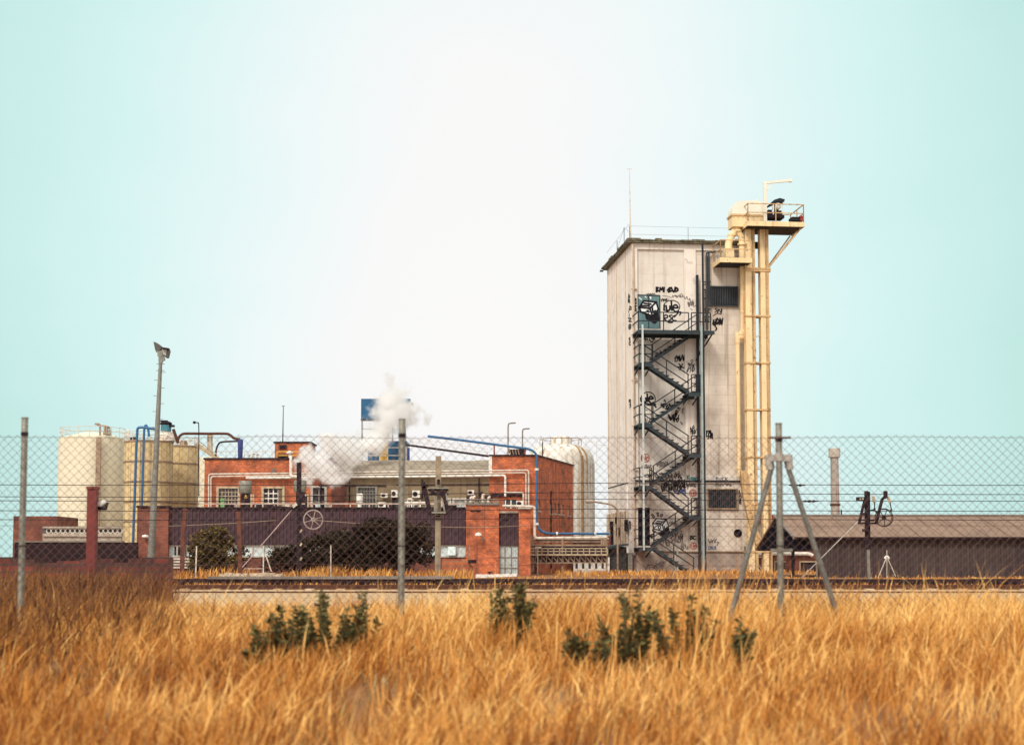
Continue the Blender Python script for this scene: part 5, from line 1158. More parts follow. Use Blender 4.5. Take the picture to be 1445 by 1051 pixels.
m_ = MB(); m_.bar(P(1069, 794, 95), P(1080, 812, 95), .06); m_.bar(P(1069, 801, 95), P(1077, 812, 95), .06); m_.bar(P(1068, 782, 95), P(1080, 782, 95), .05); m_.bar(P(1068, 785.5, 95), P(1080, 785.5, 95), .05); m_.build('stair_rail', 'white', t)
Yo = 118.0; t = thing('red_roofed_store', (X_(1085, Yo), Yo, .27), 'distant store with a red fascia seen between the elevator legs', 'building')
m_ = MB(); pbox(m_, 1060, 736, 1130, 818, Yo, 5); m_.build('wall', 'concrete_lt', t); m_ = MB(); pbox(m_, 1058, 725.5, 1132, 736, Yo - .3, 5.6); m_.build('roof', mat('red_fascia', (.33, .06, .04), .7, .25), t)

# ------------------------------------------------------------------ posts by the railway
def spoked(m_, c, r, n=6, tk=.035, hub=.06):
    m_.ring(c, r, tk, 28)
    for k in range(n): a = 2*math.pi*k/n + .3; m_.bar(c, (c[0] + r*math.cos(a), c[1], c[2] + r*math.sin(a)), .024)
    m_.ring(c, hub, .03, 12)
def insul(m_, p, q):
    p, q = Vector(p), Vector(q); pts = [p.lerp(q, k/8) for k in range(9)]; m_.tube(pts, [.02, .07, .04, .07, .04, .07, .04, .07, .02], 8)
# C: trapezoid bracket, right
Yp_ = 58.0
t = thing('tensioner_post', (X_(1223, Yp_), Yp_, .27), 'dark railway post with a slanted frame and large spoked wheel before the brown shed', 'railway post', 'railway tensioner posts')
m_ = MB(); m_.bar(P(1223.5, 775, Yp_), P(1222.5, 692.5, Yp_), .13); m_.bar(P(1226.3, 775, Yp_), P(1225.8, 693.5, Yp_), .09); m_.build('pole', 'iron', t)
m_ = MB(); m_.bar(P(1226.5, 818, Yp_), P(1225, 775, Yp_), .10); m_.build('lower_pole', 'galv', t)
m_ = MB(); Y2 = Yp_ - .2
for a, b, w in (((1211, 738), (1237, 738), .07), ((1211, 733.5), (1237, 733.5), .05), ((1212, 739), (1220.5, 704), .09), ((1236, 739), (1245, 703.5), .10), ((1245, 703.5), (1249.5, 701), .10), ((1249.5, 702.5), (1249.5, 692.5), .13), ((1217, 725), (1223, 725), .1)): m_.bar(P(*a, Y2), P(*b, Y2), w)
m_.build('bracket_frame', 'iron', t)
m_ = MB(); pbox(m_, 1209.5, 701, 1220, 706.8, Y2 - .1, .2); pbox(m_, 1219, 746, 1228, 750, Y2, .3); m_.build('box', 'iron', t)
m_ = MB()
for a, b in (((1213, 703.9), (1215, 703.9)), ((1216.5, 703.7), (1218.5, 703.7))): m_.bar(P(*a, Y2 - .115), P(*b, Y2 - .115), .06)
m_.build('box_mark', 'clamp', t)
m_ = MB(); insul(m_, P(1232, 699, Y2), P(1234, 709, Y2)); insul(m_, P(1252.5, 700.5, Y2), P(1256, 709, Y2)); m_.build('insulator', 'frame_cream', t, smooth=True)
m_ = MB(); m_.bar(P(1234, 709, Y2), P(1234.5, 718, Y2), .035); m_.bar(P(1256, 709, Y2), P(1258, 719, Y2), .035); 
for p in ((1234, 718.5), (1257.5, 720)): c = P(*p, Y2); m_.lathe((c.x, c.y), [(.02, c.z - .06), (.05, c.z), (.02, c.z + .06)], 8)
m_.build('hanger', 'iron', t)
m_ = MB(); c = P(1247.5, 730, Yp_ - .5); spoked(m_, c, .33, 7, .018); m_.ring((c.x, c.y + .1, c.z), .31, .015, 28); c = P(1231, 727, Yp_ + .4); m_.ring(c, .2, .03, 18); m_.build('tension_wheel', 'iron', t)
m_ = MB(); m_.bar(P(1211, 735, Y2), P(1131, 815, Yp_), .03); m_.build('guy_wire', 'clamp', t)
# B: concrete pole in the middle
Yp_ = 57.5
t = thing('tensioner_post', (X_(618, Yp_), Yp_, .27), 'pale concrete railway post carrying a dark slanted bracket before the purple cladding', 'railway post', 'railway tensioner posts')
m_ = MB(); a, b = P(617.6, 818, Yp_), P(618.8, 643.5, Yp_); m_.bar(a, b, .20, .2); m_.build('pole', 'polegrey', t)
Y2 = Yp_ - .25; m_ = MB()
for a, b, w in (((598.5, 686), (606.5, 723), .16), ((597, 680), (598.3, 692), .16), ((622.5, 687), (632, 723), .17), ((604.5, 724), (632.5, 724), .08), ((604, 691), (633, 691), .09), ((604.5, 697.5), (633, 697), .07), ((616, 690), (624, 690), .14), ((606, 690), (613, 697), .14), ((627, 691), (629, 696), .14), ((602, 722), (608, 727), .07), ((632, 722), (626, 727), .07)): m_.bar(P(*a, Y2), P(*b, Y2), w)
m_.build('bracket_frame', 'iron', t)
m_ = MB()
for a, b in (((614.5, 700), (613, 721)), ((616, 700), (614.8, 721)), ((629.5, 696), (631, 706)), ((624, 703), (627.5, 721)), ((604, 688.5), (633, 688.5))): m_.bar(P(*a, Y2 - .1), P(*b, Y2 - .1), .05)
m_.bar(P(609, 723, Y2 - .1), P(629, 723, Y2 - .1), .06); m_.build('rod', 'galv', t)
m_ = MB(); insul(m_, P(618.8, 684, Y2), P(618.8, 676, Y2)); insul(m_, P(604, 687, Y2), P(602, 683, Y2)); m_.build('insulator', 'iron', t, smooth=True)
m_ = MB(); m_.bar(P(614.2, 732, Yp_ - .12), P(622, 732, Yp_ - .12), .06); m_.bar(P(614.8, 728, Yp_ - .12), P(622, 728, Yp_ - .12), .05); m_.build('pole_band', 'iron', t)
# A: dark pole with wheel at the left
Yp_ = 57.0
t = thing('tensioner_post', (X_(422, Yp_), Yp_, .27), 'slim dark railway post with a pale spoked wheel and a long guy wire', 'railway post', 'railway tensioner posts')
m_ = MB(); m_.bar(P(422, 818, Yp_), P(422, 652.5, Yp_), .16); m_.bar(P(424.2, 818, Yp_ - .1), P(424.6, 700, Yp_ - .1), .05); m_.build('pole', 'iron', t)
m_ = MB(); m_.bar(P(419, 707, Yp_ - .12), P(433, 706.5, Yp_ - .12), .1); m_.bar(P(413, 716, Yp_ - .12), P(424, 709, Yp_ - .12), .12); m_.bar(P(432, 700, Yp_ - .12), P(432, 718, Yp_ - .12), .07); m_.bar(P(424, 724, Yp_ - .2), P(441, 731, Yp_ - .3), .08); m_.bar(P(380, 714, Yp_ - .12), P(420, 717, Yp_ - .12), .07); m_.build('arm', 'iron', t)
m_ = MB(); m_.bar(P(413, 715, Yp_ - .2), P(419, 710.5, Yp_ - .2), .12); m_.build('clamp', 'clamp', t)
m_ = MB(); c = P(442, 733, Yp_ - .35); spoked(m_, c, .345, 6, .026); m_.build('tension_wheel', mat('wheel_pale', (.33, .26, .24), .6, .25), t)
m_ = MB(); m_.bar(P(412, 719, Yp_), P(342, 800, Yp_), .03); m_.build('guy_wire', mat('guy_pink', (.50, .38, .38), .6, .2), t)
m_ = MB()
for y in (749, 768, 788): c = P(424.8, y, Yp_ - .14); m_.bar((c.x - .03, c.y, c.z - .05), (c.x + .03, c.y, c.z + .05), .06)
m_.build('bolt', 'frame_cream', t)
# rusty stanchions in front of the cladding
for pts, lab in ((((261.5, 718), (258.5, 750), (256.5, 815)), 'rust red leaning stanchion before the purple cladding, left of the round shrub'), (((336.5, 721), (338, 760), (339.5, 815)), 'rust red stanchion before the purple cladding, right of the round shrub')):
    t = thing('rusty_stanchion', (P(*pts[-1], 60).x, 60, .25), lab, 'post', 'rusty stanchions')
    m_ = MB()
    for a, b in zip(pts, pts[1:]): m_.bar(P(*a, 60), P(*b, 60), .15)
    m_.build('pole', 'rustpost', t)
for pts, lab in ((((277.5, 770), (276, 815)), 'thin pale stake in front of the round shrub'), (((466.8, 769), (466.8, 815)), 'thin pale stake in front of the wide dark shrub'),
                 (((371.8, 770), (371.6, 815)), 'thin braced fence stake between the two shrubs'), (((615, 790), (615, 815)), 'short pale stake at the foot of the concrete railway post')):
    m_ = MB(); m_.bar(P(*pts[0], 59), P(*pts[1], 59), .045)
    if 'braced' in lab: m_.bar(P(374, 780, 59), P(383, 806, 59), .04); m_.bar(P(345, 802, 59), P(372, 802, 59), .02)
    tag(m_.build('fence_stake', 'pipewhite'), lab, 'stake', 'old fence stakes')
t = thing('marker_tripod', (X_(1251, 57), 57, .27), 'small thin white tripod standing in the grass before the brown shed', 'tripod')
m_ = MB(); m_.bar(P(1251, 786, 57), P(1239, 815, 57), .026); m_.bar(P(1252, 786, 57), P(1264, 813, 57), .022); m_.bar(P(1251.5, 776, 57), P(1251.5, 815, 57), .02); m_.build('leg', 'pipewhite', t)
m_ = MB(); m_.tube(smooth_path(pxl([(1248.5, 788), (1250, 785.2), (1253, 785.2), (1254.5, 788)], 57), 3), .035, 6); m_.build('head', 'white', t)
# overhead wires
for i, (y, Yw, lab) in enumerate(((684.5, 57.6, 'topmost thin dark overhead wire crossing in front of the tower'), (697.5, 57.9, 'second thin overhead wire from the top crossing the tower'), (707, 58.4, 'third thin overhead wire from the top, in the middle of the five'), (721, 58.8, 'fourth thin overhead wire from the top, second lowest of the five'), (733.5, 57.2, 'lowest thin overhead wire crossing at about the shed ridge'))):
    m_ = MB(); z = Z_(y, Yw); pts = []
    for k in range(61): x = -30 + k; pts.append((x, Yw, z + .0012 * ((x - 3) % 30 - 15) ** 2 * .3 - (.10 if i == 1 else 0) * (x < -2) * min(1, (-2 - x) / 8)))
    m_.tube(pts, .013, 5)
    if i in (0, 2):
        c = P(1123 if i == 0 else 1142, y, Yw); q = [Vector((c.x + d, Yw, c.z)) for d in (-.25, -.15, -.1, 0, .1, .15, .25, .35)]; m_.tube(q, [.015, .05, .025, .06, .025, .06, .025, .015], 6)
    if i in (3, 4): c = P(675 + 40*(i-3), y, Yw); m_.tube([(c.x - .3, Yw, c.z), (c.x - .2, Yw, c.z), (c.x - .1, Yw, c.z), (c.x, Yw, c.z), (c.x + .1, Yw, c.z)], [.02, .05, .02, .05, .02], 6)
    tag(m_.build('overhead_wire', 'iron'), lab, 'wire', 'overhead wires')
# floodlight mast
Yf = 62.0; base = P(212, 815, Yf); tip = P(226.8, 506, Yf)
t = thing('floodlight_mast', (base.x, Yf, .27), 'tall leaning galvanised mast with two dark floodlights at its top', 'floodlight mast')
m_ = MB(); m_.tube([base, base.lerp(tip, .35), base.lerp(tip, .7), tip], [.15, .13, .1, .07], 10); m_.build('pole', 'mast', t, smooth=True)
m_ = MB(); dv = (tip - base)
for k in range(22):
    f = .18 + k * .036; c = base.lerp(tip, f); s = 1 if k % 2 else -1
    m_.bar((c.x, c.y - .02, c.z), (c.x + s * .22, c.y - .02, c.z + .01), .022)
for f in (.975, .945): c = base.lerp(tip, f); m_.bar((c.x - .16, c.y, c.z), (c.x + .17, c.y, c.z), .025)
m_.build('step_rung', 'mast', t)
def flood(q, back, lab):
    m_ = MB(); pts = pxl(q, Yf - .1); m_.prism([Vector(p) for p in pts], (0, .35, 0)); f = m_.build('floodlight', mat('lamp_grey', (.085, .082, .075), .5, .3), t); f['label'] = lab; return f
flood([(216.4, 482), (220.5, 483.2), (226.5, 487.5), (226.3, 493), (222.5, 495.5), (218.7, 493)], 0, 'left floodlight turned away')
f = flood([(227.8, 490.3), (237.3, 491.6), (238.3, 494.5), (236, 504), (233, 504), (229, 500)], 0, 'right floodlight showing its pale lens')
m_ = MB(); m_.prism(pxl([(228.3, 492.5), (235.6, 493.6), (234, 502), (230, 499.5)], Yf - .13), (0, .025, 0)); m_.build('lens', mat('lamp_lens', (.35, .36, .33), .15, .2), f)
m_ = MB(); m_.prism(pxl([(227.3, 489.6), (237.8, 491), (238, 493), (228, 491.8)], Yf - .3), (0, .25, 0)); m_.build('visor', 'iron', f)
m_ = MB(); m_.bar(P(224.5, 496, Yf), P(227.5, 503, Yf), .16); m_.bar(P(228, 500, Yf), P(231, 509, Yf), .13); m_.bar(P(219.8, 493, Yf), P(221.5, 497, Yf), .05); m_.bar(P(223, 500, Yf), P(223.6, 503, Yf), .05); m_.bar(P(226.8, 512, Yf), P(226.8, 495, Yf), .15); m_.build('bracket', 'lamp_bracket' if 'lamp_bracket' in M else 'mast', t)

# ------------------------------------------------------------------ plants
def foliage(mb, c, rr, n, leaf, seed=1, hollow=.35, up=.15):
    rng = random.Random(seed); c = Vector(c)
    tones = mb.tone if mb.tone is not None else []
    lobes = [(Vector((rng.uniform(-.82, .82)*rr[0], rng.uniform(-.6, .6)*rr[1], rng.uniform(-.55, .85)*rr[2])), rng.uniform(.16, .40), rng.random()) for _ in range(30)]
    lobes = [l for l in lobes if (l[0].x/rr[0])**2 + (l[0].z/rr[2])**2 < .95]
    lobes.append((Vector((0, 0, -.2*rr[2])), .72, .4))
    for i in range(n):
        lo, s, tn = lobes[rng.randrange(len(lobes))]
        d = Vector((rng.gauss(0, 1), rng.gauss(0, 1), rng.gauss(0, 1))).normalized() * (hollow + (1 - hollow) * rng.random() ** .5) * s * (1 + .35*rng.random()**3)
        p = c + lo + Vector((d.x*rr[0], d.y*rr[1], d.z*rr[2]))
        if p.z < .25: continue
        a = Vector((rng.uniform(-1, 1), rng.uniform(-1, 1), rng.uniform(-.5, .9))).normalized(); b = a.cross(Vector((rng.uniform(-1, 1), rng.uniform(-1, 1), rng.uniform(-1, 1)))).normalized()
        L = leaf * rng.uniform(.6, 1.4); w = L * .42
        o = len(mb.v); mb.v += [tuple(p - a*L*.5), tuple(p + b*w*.5), tuple(p + a*L*.5), tuple(p - b*w*.5)]; mb.fc.append([o, o+1, o+2, o+3])
        tt = min(1, max(0, .25 + .25*tn + .25*rng.random() + (.35 if rng.random() < up and d.z > 0 else 0))); tones += [tt]*4  # some upper leaves get a lighter tone to look lit
    mb.tone = tones
def shrub(px0, px1, py, Y, n, leaf, m, lab, seed, parts=None, up=.15):
    x0, x1, z1_ = X_(px0, Y), X_(px1, Y), Z_(py, Y); cx_ = (x0+x1)/2; h = z1_ - .25
    t = thing('shrub', (cx_, Y, .27), lab, 'shrub')
    mb = MB()
    for k, (fx, fz, sx, sz, fr) in enumerate(parts or [(0, .5, 1, 1, 1)]):
        foliage(mb, (cx_ + fx*(x1-x0)/2, Y, .25 + h*fz), ((x1-x0)/2*sx, min(1.6, (x1-x0)/2*sx), h*.5*sz), int(n*fr), leaf, seed + k, up=up)
    mb.build('foliage', m, t)
    mb = MB(); rng = random.Random(seed)
    for k in range(7):
        a = rng.uniform(-.35, .35)*(x1-x0); mb.tube(smooth_path([(cx_ + a*.4, Y + rng.uniform(-.2, .2), .1), (cx_ + a*.7, Y, .25 + h*.3), (cx_ + a, Y + rng.uniform(-.3, .3), .25 + h*.7)], 3), [.05]*4 + [.02]*3, 5)
    mb.build('stem', 'bark', t); return t
shrub(267, 346, 742, 63, 5200, .15, 'leaf_mid', 'rounded dark shrub with painted yellowish highlights in front of the purple cladding', 11, [(0, .42, 1, .85, 1), (.0, .72, .55, .55, .55), (-.1, .9, .2, .22, .12)], .5)
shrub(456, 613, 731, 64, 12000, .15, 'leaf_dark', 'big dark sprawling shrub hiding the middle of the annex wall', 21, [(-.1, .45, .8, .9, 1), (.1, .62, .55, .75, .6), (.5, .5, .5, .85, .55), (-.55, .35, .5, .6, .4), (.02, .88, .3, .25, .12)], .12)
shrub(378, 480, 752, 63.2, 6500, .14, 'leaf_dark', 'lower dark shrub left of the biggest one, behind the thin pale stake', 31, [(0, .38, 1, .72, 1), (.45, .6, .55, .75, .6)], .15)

# ------------------------------------------------------------------ chain-link fence
FY = 17.0; fz0 = .22; fz1 = Z_(611.5, FY)
fe = thing('chain_link_fence', (0, FY, .2), 'chain link fence on grey metal posts crossing the whole foreground', 'fence')
step = .0485; nz = int((fz1 - fz0) / step); m_ = MB()
def warp(x, z):
    e = noise.noise((x*.45, z*.6, 4)); f = noise.noise((x*.5 + 9, z*.5, 7))
    return x + .03*e, FY + .06*f, z + .028*noise.noise((x*.6, 3, 1)) + .008*e
wr = .0023
i0, i1 = int(-12/step), int(12/step)
V_ = []; F_ = []
for i in range(i0, i1):
    ph = i & 1; base_i = len(V_)
    for k in range(nz + 1):
        s = 1 if (k + ph) % 2 == 0 else -1
        x, y, z = warp(i*step + s*step*.52, fz0 + k*step); y += s * .0035
        V_ += [(x - wr, y - wr, z), (x + wr, y - wr, z), (x + wr, y + wr, z), (x - wr, y + wr, z)]
    for k in range(nz):
        o = base_i + k*4
        for q in range(4): q2 = (q+1) % 4; F_.append([o+q, o+q2, o+4+q2, o+4+q])
m_.v = V_; m_.fc = F_; m_.build('wire_mesh', 'wire', fe)
for py in (617.5, 742, 797, 868):
    z = Z_(py, FY); m_ = MB(); pts = [warp(x*.5, z) for x in range(-24, 25)]; m_.tube([(a, b - .008, c) for a, b, c in pts], .0022, 4); m_.build('line_wire', 'wire', fe)
def fpost(px, pyt, lab=None):
    x, z = X_(px, FY, 720), Z_(pyt, FY); m_ = MB(); m_.tube([(x, FY + .03, .05), (x, FY + .03, z - .01), (x, FY + .03, z)], [.036, .036, .033], 12)
    o = m_.build('post', 'galv', fe, smooth=True)
    m_ = MB(); m_.tube([(x, FY + .03, z - .002), (x, FY + .03, z + .012)], .040, 12); m_.build('post_cap', 'galv', o)
    m_ = MB(); zz = Z_(pyt + 22, FY); m_.tube([(x, FY + .03, zz - .02), (x, FY + .03, zz + .02)], .041, 12); m_.box(x - .02, x + .03, FY - .02, FY + .0, zz - .015, zz + .015); zz = Z_(770, FY); m_.tube([(x, FY + .03, zz - .006), (x, FY + .03, zz + .006)], .040, 12); m_.build('post_band', 'iron', o)
    return o
fpost(566.5, 592); fpost(1101, 598); fpost(31, 590); fpost(1636, 600)
m_ = MB(); x, z = X_(1101, FY, 720), Z_(645, FY)
m_.tube([(x - .085, FY + .07, z - .02), (P(1091, 660, FY).x, FY + .07, Z_(657, FY)), (P(1022, 840, FY).x, FY + .07, .12)], [.03, .03, .03], 10)
b = m_.build('brace', 'mast', fe, smooth=True)
m_ = MB(); m_.tube([(x + .085, FY + .07, z - .02), (P(1113, 660, FY).x, FY + .07, Z_(657, FY)), (P(1196, 856, FY).x, FY + .06, .1)], [.03, .03, .03], 10); m_.build('brace', 'mast', fe, smooth=True)
m_ = MB(); m_.tube([(x, FY + .03, z - .04), (x, FY + .03, z + .05)], .046, 12); m_.bar((x - .11, FY + .05, z - .005), (x + .11, FY + .05, z - .005), .05, .075); m_.tube([(x - .11, FY + .07, z + .03), (P(1088, 661, FY).x, FY + .07, Z_(662, FY))], .042, 10); m_.tube([(x + .11, FY + .07, z + .03), (P(1116, 661, FY).x, FY + .07, Z_(662, FY))], .042, 10); m_.build('brace_clamp', 'clamp', fe, smooth=True)
for py, h in ((617.5, .012), (776, .016)): m_ = MB(); zz = Z_(py, FY); m_.box(x - .115, x + .125, FY - .015, FY + .0, zz - h, zz + h); m_.build('tension_bar', 'wire' if py < 700 else 'galv', fe)

# ------------------------------------------------------------------ walls and rubble near the track
t = thing('brick_stub_wall', (X_(150, 33), 33, 0), 'ruined low dark red brick wall at the left edge beyond the fence', 'wall')
m_ = MB(); Yq = 33.0; x = X_(-60, Yq); xe = X_(205, Yq)
while x < xe:
    L = R.uniform(.3, .9); m_.box(x, min(xe, x + L), Yq, Yq + .32, -.05, Z_(790 + R.uniform(-5, 7), Yq)); x += L + .0
m_.build('wall', 'brick_old', t)
m_ = MB(); m_.box(X_(203, Yq), X_(240.5, Yq), Yq - .12, Yq + .36, -.05, Z_(786, Yq)); m_.build('end_pier', 'brick_old', t)
t = thing('red_gatepost', (X_(128, 29), 29, 0), 'slim blurred dark red post with a white lamp at the left edge of the photo', 'gatepost')
m_ = MB(); Yq = 29.0; m_.box(X_(122, Yq), X_(134.5, Yq), Yq, Yq + .2, -.05, Z_(690, Yq)); m_.build('wall', mat('red_render', (.17, .028, .025), .8, .4, 2, ((.06, .02, .02), .6, .5)), t)
m_ = MB(); m_.box(X_(121, Yq), X_(135.4, Yq), Yq - .02, Yq + .22, Z_(690, Yq) + .002, Z_(686, Yq)); m_.build('coping', 'brick_old', t)
m_ = MB(); c = P(140.5, 709, Yq); m_.tube([(c.x - .1, Yq + .2, c.z - .03), (c.x + .0, Yq + .18, c.z - .02), (c.x + .06, Yq + .17, c.z + .03)], [.05, .07, .05], 10); lp_ = m_.build('lamp', 'white', t, smooth=True)
m_ = MB(); c = P(141, 716, Yq); m_.tube([(c.x - .12, Yq + .2, c.z), (c.x + .05, Yq + .18, c.z + .01), (c.x + .09, Yq + .18, c.z + .1)], [.05, .06, .03], 10); m_.build('lamp_bracket', 'black', t, smooth=True)
t = thing('pierced_balustrade', (X_(140, 72), 72, .27), 'pale balustrade with a row of round holes below the widest tank', 'balustrade')
m_ = MB(); pbox(m_, 60, 742.5, 172, 745, 72, .25); pbox(m_, 60, 752.5, 172, 756.5, 72, .25); pbox(m_, 60, 757, 171, 764, 72.1, .2); pbox(m_, 60, 764.5, 172, 818, 72.15, .2); m_.build('rail', 'concrete_lt', t)
m_ = MB(); r_ = .105
for k in range(16): c = P(68 + k * 6.7, 748.8, 72); m_.ring((c.x, 72.1, c.z), r_, .03, 16)
m_.build('hoop', 'pipewhite', t)
m_ = MB(); pbox(m_, 60, 745.2, 171, 752.3, 72.2, .05); m_.build('back_panel', mat('slate_panel', (.09, .105, .13), .8, .2), t)
t = thing('dark_retaining_wall', (X_(150, 68), 68, .27), 'dark brown wall below the pierced balustrade, left of the brick annex', 'wall')
m_ = MB(); pbox(m_, 20, 765, 192, 818, 68, .4); m_.build('wall', 'timber', t); m_ = MB(); pbox(m_, 20, 763, 172, 765, 67.95, .5); m_.build('coping', 'capping', t)
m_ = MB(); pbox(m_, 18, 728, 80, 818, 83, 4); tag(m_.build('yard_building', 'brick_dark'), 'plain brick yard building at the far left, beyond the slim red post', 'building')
# low brick wall by the concrete post
t = thing('broken_brick_wall', (X_(645, 61), 61, .27), 'short broken wall of big orange bricks at the foot of the annex', 'wall')
m_ = MB(); Yq = 61.0; q = pxl([(624, 816), (624, 788.5), (659, 788.5), (663, 795), (668, 799), (667, 806), (671, 812), (671, 816)], Yq); m_.prism(q, (0, .3, 0)); m_.build('wall', 'brick_big', t)
m_ = MB(); pbox(m_, 660.5, 789.5, 672, 794.5, Yq - .3, .4); tag(m_.build('cable_box', 'iron'), 'small dark cable box fixed above the broken orange brick wall', 'box')
m_ = MB(); m_.bar(P(662.3, 791, 61.2), P(662.3, 770, 61.2), .05); tag(m_.build('conduit_pipe', 'galv'), 'thin upright grey conduit above the dark cable box', 'pipe')
Yq = 57.0
t = thing('white_planks', (X_(700, Yq), Yq, .42), 'two pale planks lying on the platform before the orange brick pier', 'planks')
m_ = MB(); m_.bar(P(671.5, 812.5, Yq), P(688, 812.3, Yq), .5, .12); m_.build('plank', 'white', t); m_ = MB(); m_.bar(P(688.3, 812.3, Yq + .05), P(729, 811, Yq + .05), .5, .1); m_.build('plank', 'white', t)
rk = random.Random(5); t = thing('rubble_heap', (X_(350, 56.6), 56.6, .3), 'low line of pale broken stones lying on the platform edge', 'rubble')
m_ = MB()
for k in range(90):
    px = rk.uniform(313, 396); Yk = rk.uniform(56.3, 57.2); x = X_(px, Yk); s = rk.uniform(.05, .15); z = .42 + rk.uniform(0, .05) + (.07 if 318 < px < 385 else 0)*rk.random()
    q = [(x + s*rk.uniform(.7, 1.3)*math.cos(a), Yk + s*rk.uniform(.6, 1)*math.sin(a), z - .12) for a in (0, 1.1, 2.2, 3.3, 4.3, 5.3)]; m_.prism(q, (rk.uniform(-.02, .02), 0, .12 + rk.uniform(0, .05)))
m_.build('stone', 'stone', t)
m_ = MB(); c = P(700, 807.5, 58); pbox(m_, 688, 806.5, 695, 808.3, 58, .5); pbox(m_, 690, 808.3, 692, 812, 58, .2); tag(m_.build('low_bench', 'iron'), 'tiny dark bench shaped frame before the orange brick pier', 'frame')

# ------------------------------------------------------------------ dry grass
def blades(name, xs, ys, hs, seed, wid, m, lean=.35, leanx=.25, segs=3, zfun=gz, tlo=.0, thi=1.0, kind='stuff', toff=0):
    rg = np.random.RandomState(seed); n = len(xs); z0 = np.array([zfun(x, y) for x, y in zip(xs, ys)]) - .02
    ang = rg.uniform(0, 2*np.pi, n); ln = hs * np.abs(rg.normal(.0, lean, n)); dx = np.cos(ang)*ln + leanx*hs*rg.uniform(.2, 1.2, n); dy = np.sin(ang)*ln
    fa = rg.uniform(-.9, .9, n); wx, wy = np.cos(fa), np.sin(fa); w = wid * rg.uniform(.5, 1.5, n)
    patch = np.array([.8*noise.noise((x*.7, y*.7, seed)) + .9*noise.noise((x*2.6, y*2.6, seed + 5)) for x, y in zip(xs, ys)])
    tone = np.clip(.5 + .55*patch + rg.normal(0, .24, n) + toff, tlo, thi)
    V = np.zeros((n, 2*segs + 1, 3)); T = np.zeros((n, 2*segs + 1))
    for k in range(segs):
        t = k / segs; ww = w * (1 - .45*t) * (1.5 if (k == segs - 1) else 1.0); cx = xs + dx*t**1.6; cy = ys + dy*t**1.6; cz = z0 + hs*t*(1 - .12*t)
        V[:, 2*k] = np.stack([cx - wx*ww, cy - wy*ww, cz], 1); V[:, 2*k+1] = np.stack([cx + wx*ww, cy + wy*ww, cz], 1)
        T[:, 2*k] = T[:, 2*k+1] = tone
    V[:, -1] = np.stack([xs + dx, ys + dy, z0 + hs*.9], 1); T[:, -1] = np.clip(tone + .1, 0, 1)
    nv = 2*segs + 1; base = np.arange(n)*nv; fl = []; ls = []
    for k in range(segs - 1):
        fl.append(np.stack([base+2*k, base+2*k+1, base+2*k+3, base+2*k+2], 1))
    quads = np.concatenate(fl).ravel(); nq = n*(segs-1)
    tris = np.stack([base+2*segs-2, base+2*segs-1, base+2*segs], 1).ravel()
    me = bpy.data.meshes.new(name); me.vertices.add(n*nv); me.vertices.foreach_set('co', V.reshape(-1))
    loops = np.concatenate([quads, tris]); me.loops.add(len(loops)); me.loops.foreach_set('vertex_index', loops.astype(np.int32))
    starts = np.concatenate([np.arange(nq)*4, nq*4 + np.arange(n)*3]); me.polygons.add(nq + n); me.polygons.foreach_set('loop_start', starts.astype(np.int32))
    at = me.attributes.new('tone', 'FLOAT', 'POINT'); at.data.foreach_set('value', T.ravel().astype(np.float32))
    me.update(calc_edges=True); me.validate(); me.materials.append(M[m]); o = bpy.data.objects.new(name, me); COL.objects.link(o)
    return tag(o, kind=kind)
def scatter(n, x0, x1, y0, y1, seed, f=1.3, thr=-.35):
    rg = np.random.RandomState(seed); xs = rg.uniform(x0, x1, n); ys = rg.uniform(y0, y1, n)
    keep = np.array([noise.noise((x*f, y*f, seed*.7)) + rg.uniform(-.4, .4) > thr for x, y in zip(xs, ys)]); return xs[keep], ys[keep], rg
xs, ys, rg = scatter(150000, -9.5, 9.5, 6.2, 20.5, 3, 1.4, -.12)
hs = rg.uniform(.12, .42, len(xs)) * (1 + .35*np.array([noise.noise((x*.7, y*.7, 21)) for x, y in zip(xs, ys)]))
x3, y3, r3 = scatter(52000, -14, 14, 6.2, 20.5, 53, 1.4, -.12); k3 = np.abs(x3) > 9.4; xs = np.concatenate([xs, x3[k3]]); ys = np.concatenate([ys, y3[k3]]); hs = np.concatenate([hs, r3.uniform(.12, .42, k3.sum())])
hs *= np.where(ys > 14, np.where(xs < -1.3, .95, 1.30), 1.0); hs *= np.where(rg.rand(len(xs)) < .03, 1.6, 1)
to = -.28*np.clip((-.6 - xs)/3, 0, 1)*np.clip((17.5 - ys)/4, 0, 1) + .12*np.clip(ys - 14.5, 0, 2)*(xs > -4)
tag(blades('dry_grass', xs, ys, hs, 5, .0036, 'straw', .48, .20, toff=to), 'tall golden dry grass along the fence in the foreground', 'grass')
xs, ys, rg = scatter(34000, -24, 24, 20.5, 30.5, 4, .6, -.15); hs = rg.uniform(.08, .26, len(xs))
tag(blades('dry_grass', xs, ys, hs, 6, .006, 'straw', .3, .3), 'short pale dry grass between the fence and the track', 'grass')
xs, ys, rg = scatter(9000, -26, 26, 53.2, 55.6, 8, .5, .05); hs = rg.uniform(.08, .3, len(xs))
xs2, ys2, rg2 = scatter(22000, -27, 27, 56.4, 64.5, 9, .45, .02); k2 = (xs2 < -1.2) | (rg2.rand(len(xs2)) < .35); xs2, ys2 = xs2[k2], ys2[k2]; hs2 = rg2.uniform(.08, .42, len(xs2)) * (1 + .7*np.array([noise.noise((x*.5, 1, 4)) for x in xs2])) * np.where(xs2 < -1.5, 1.35, .36)
tag(blades('dry_grass', np.concatenate([xs, xs2]), np.concatenate([ys, ys2]), np.concatenate([hs, hs2]), 7, .014, 'straw_red', .3, .2), 'golden dry grass tufts behind the rails at the foot of the buildings', 'grass')
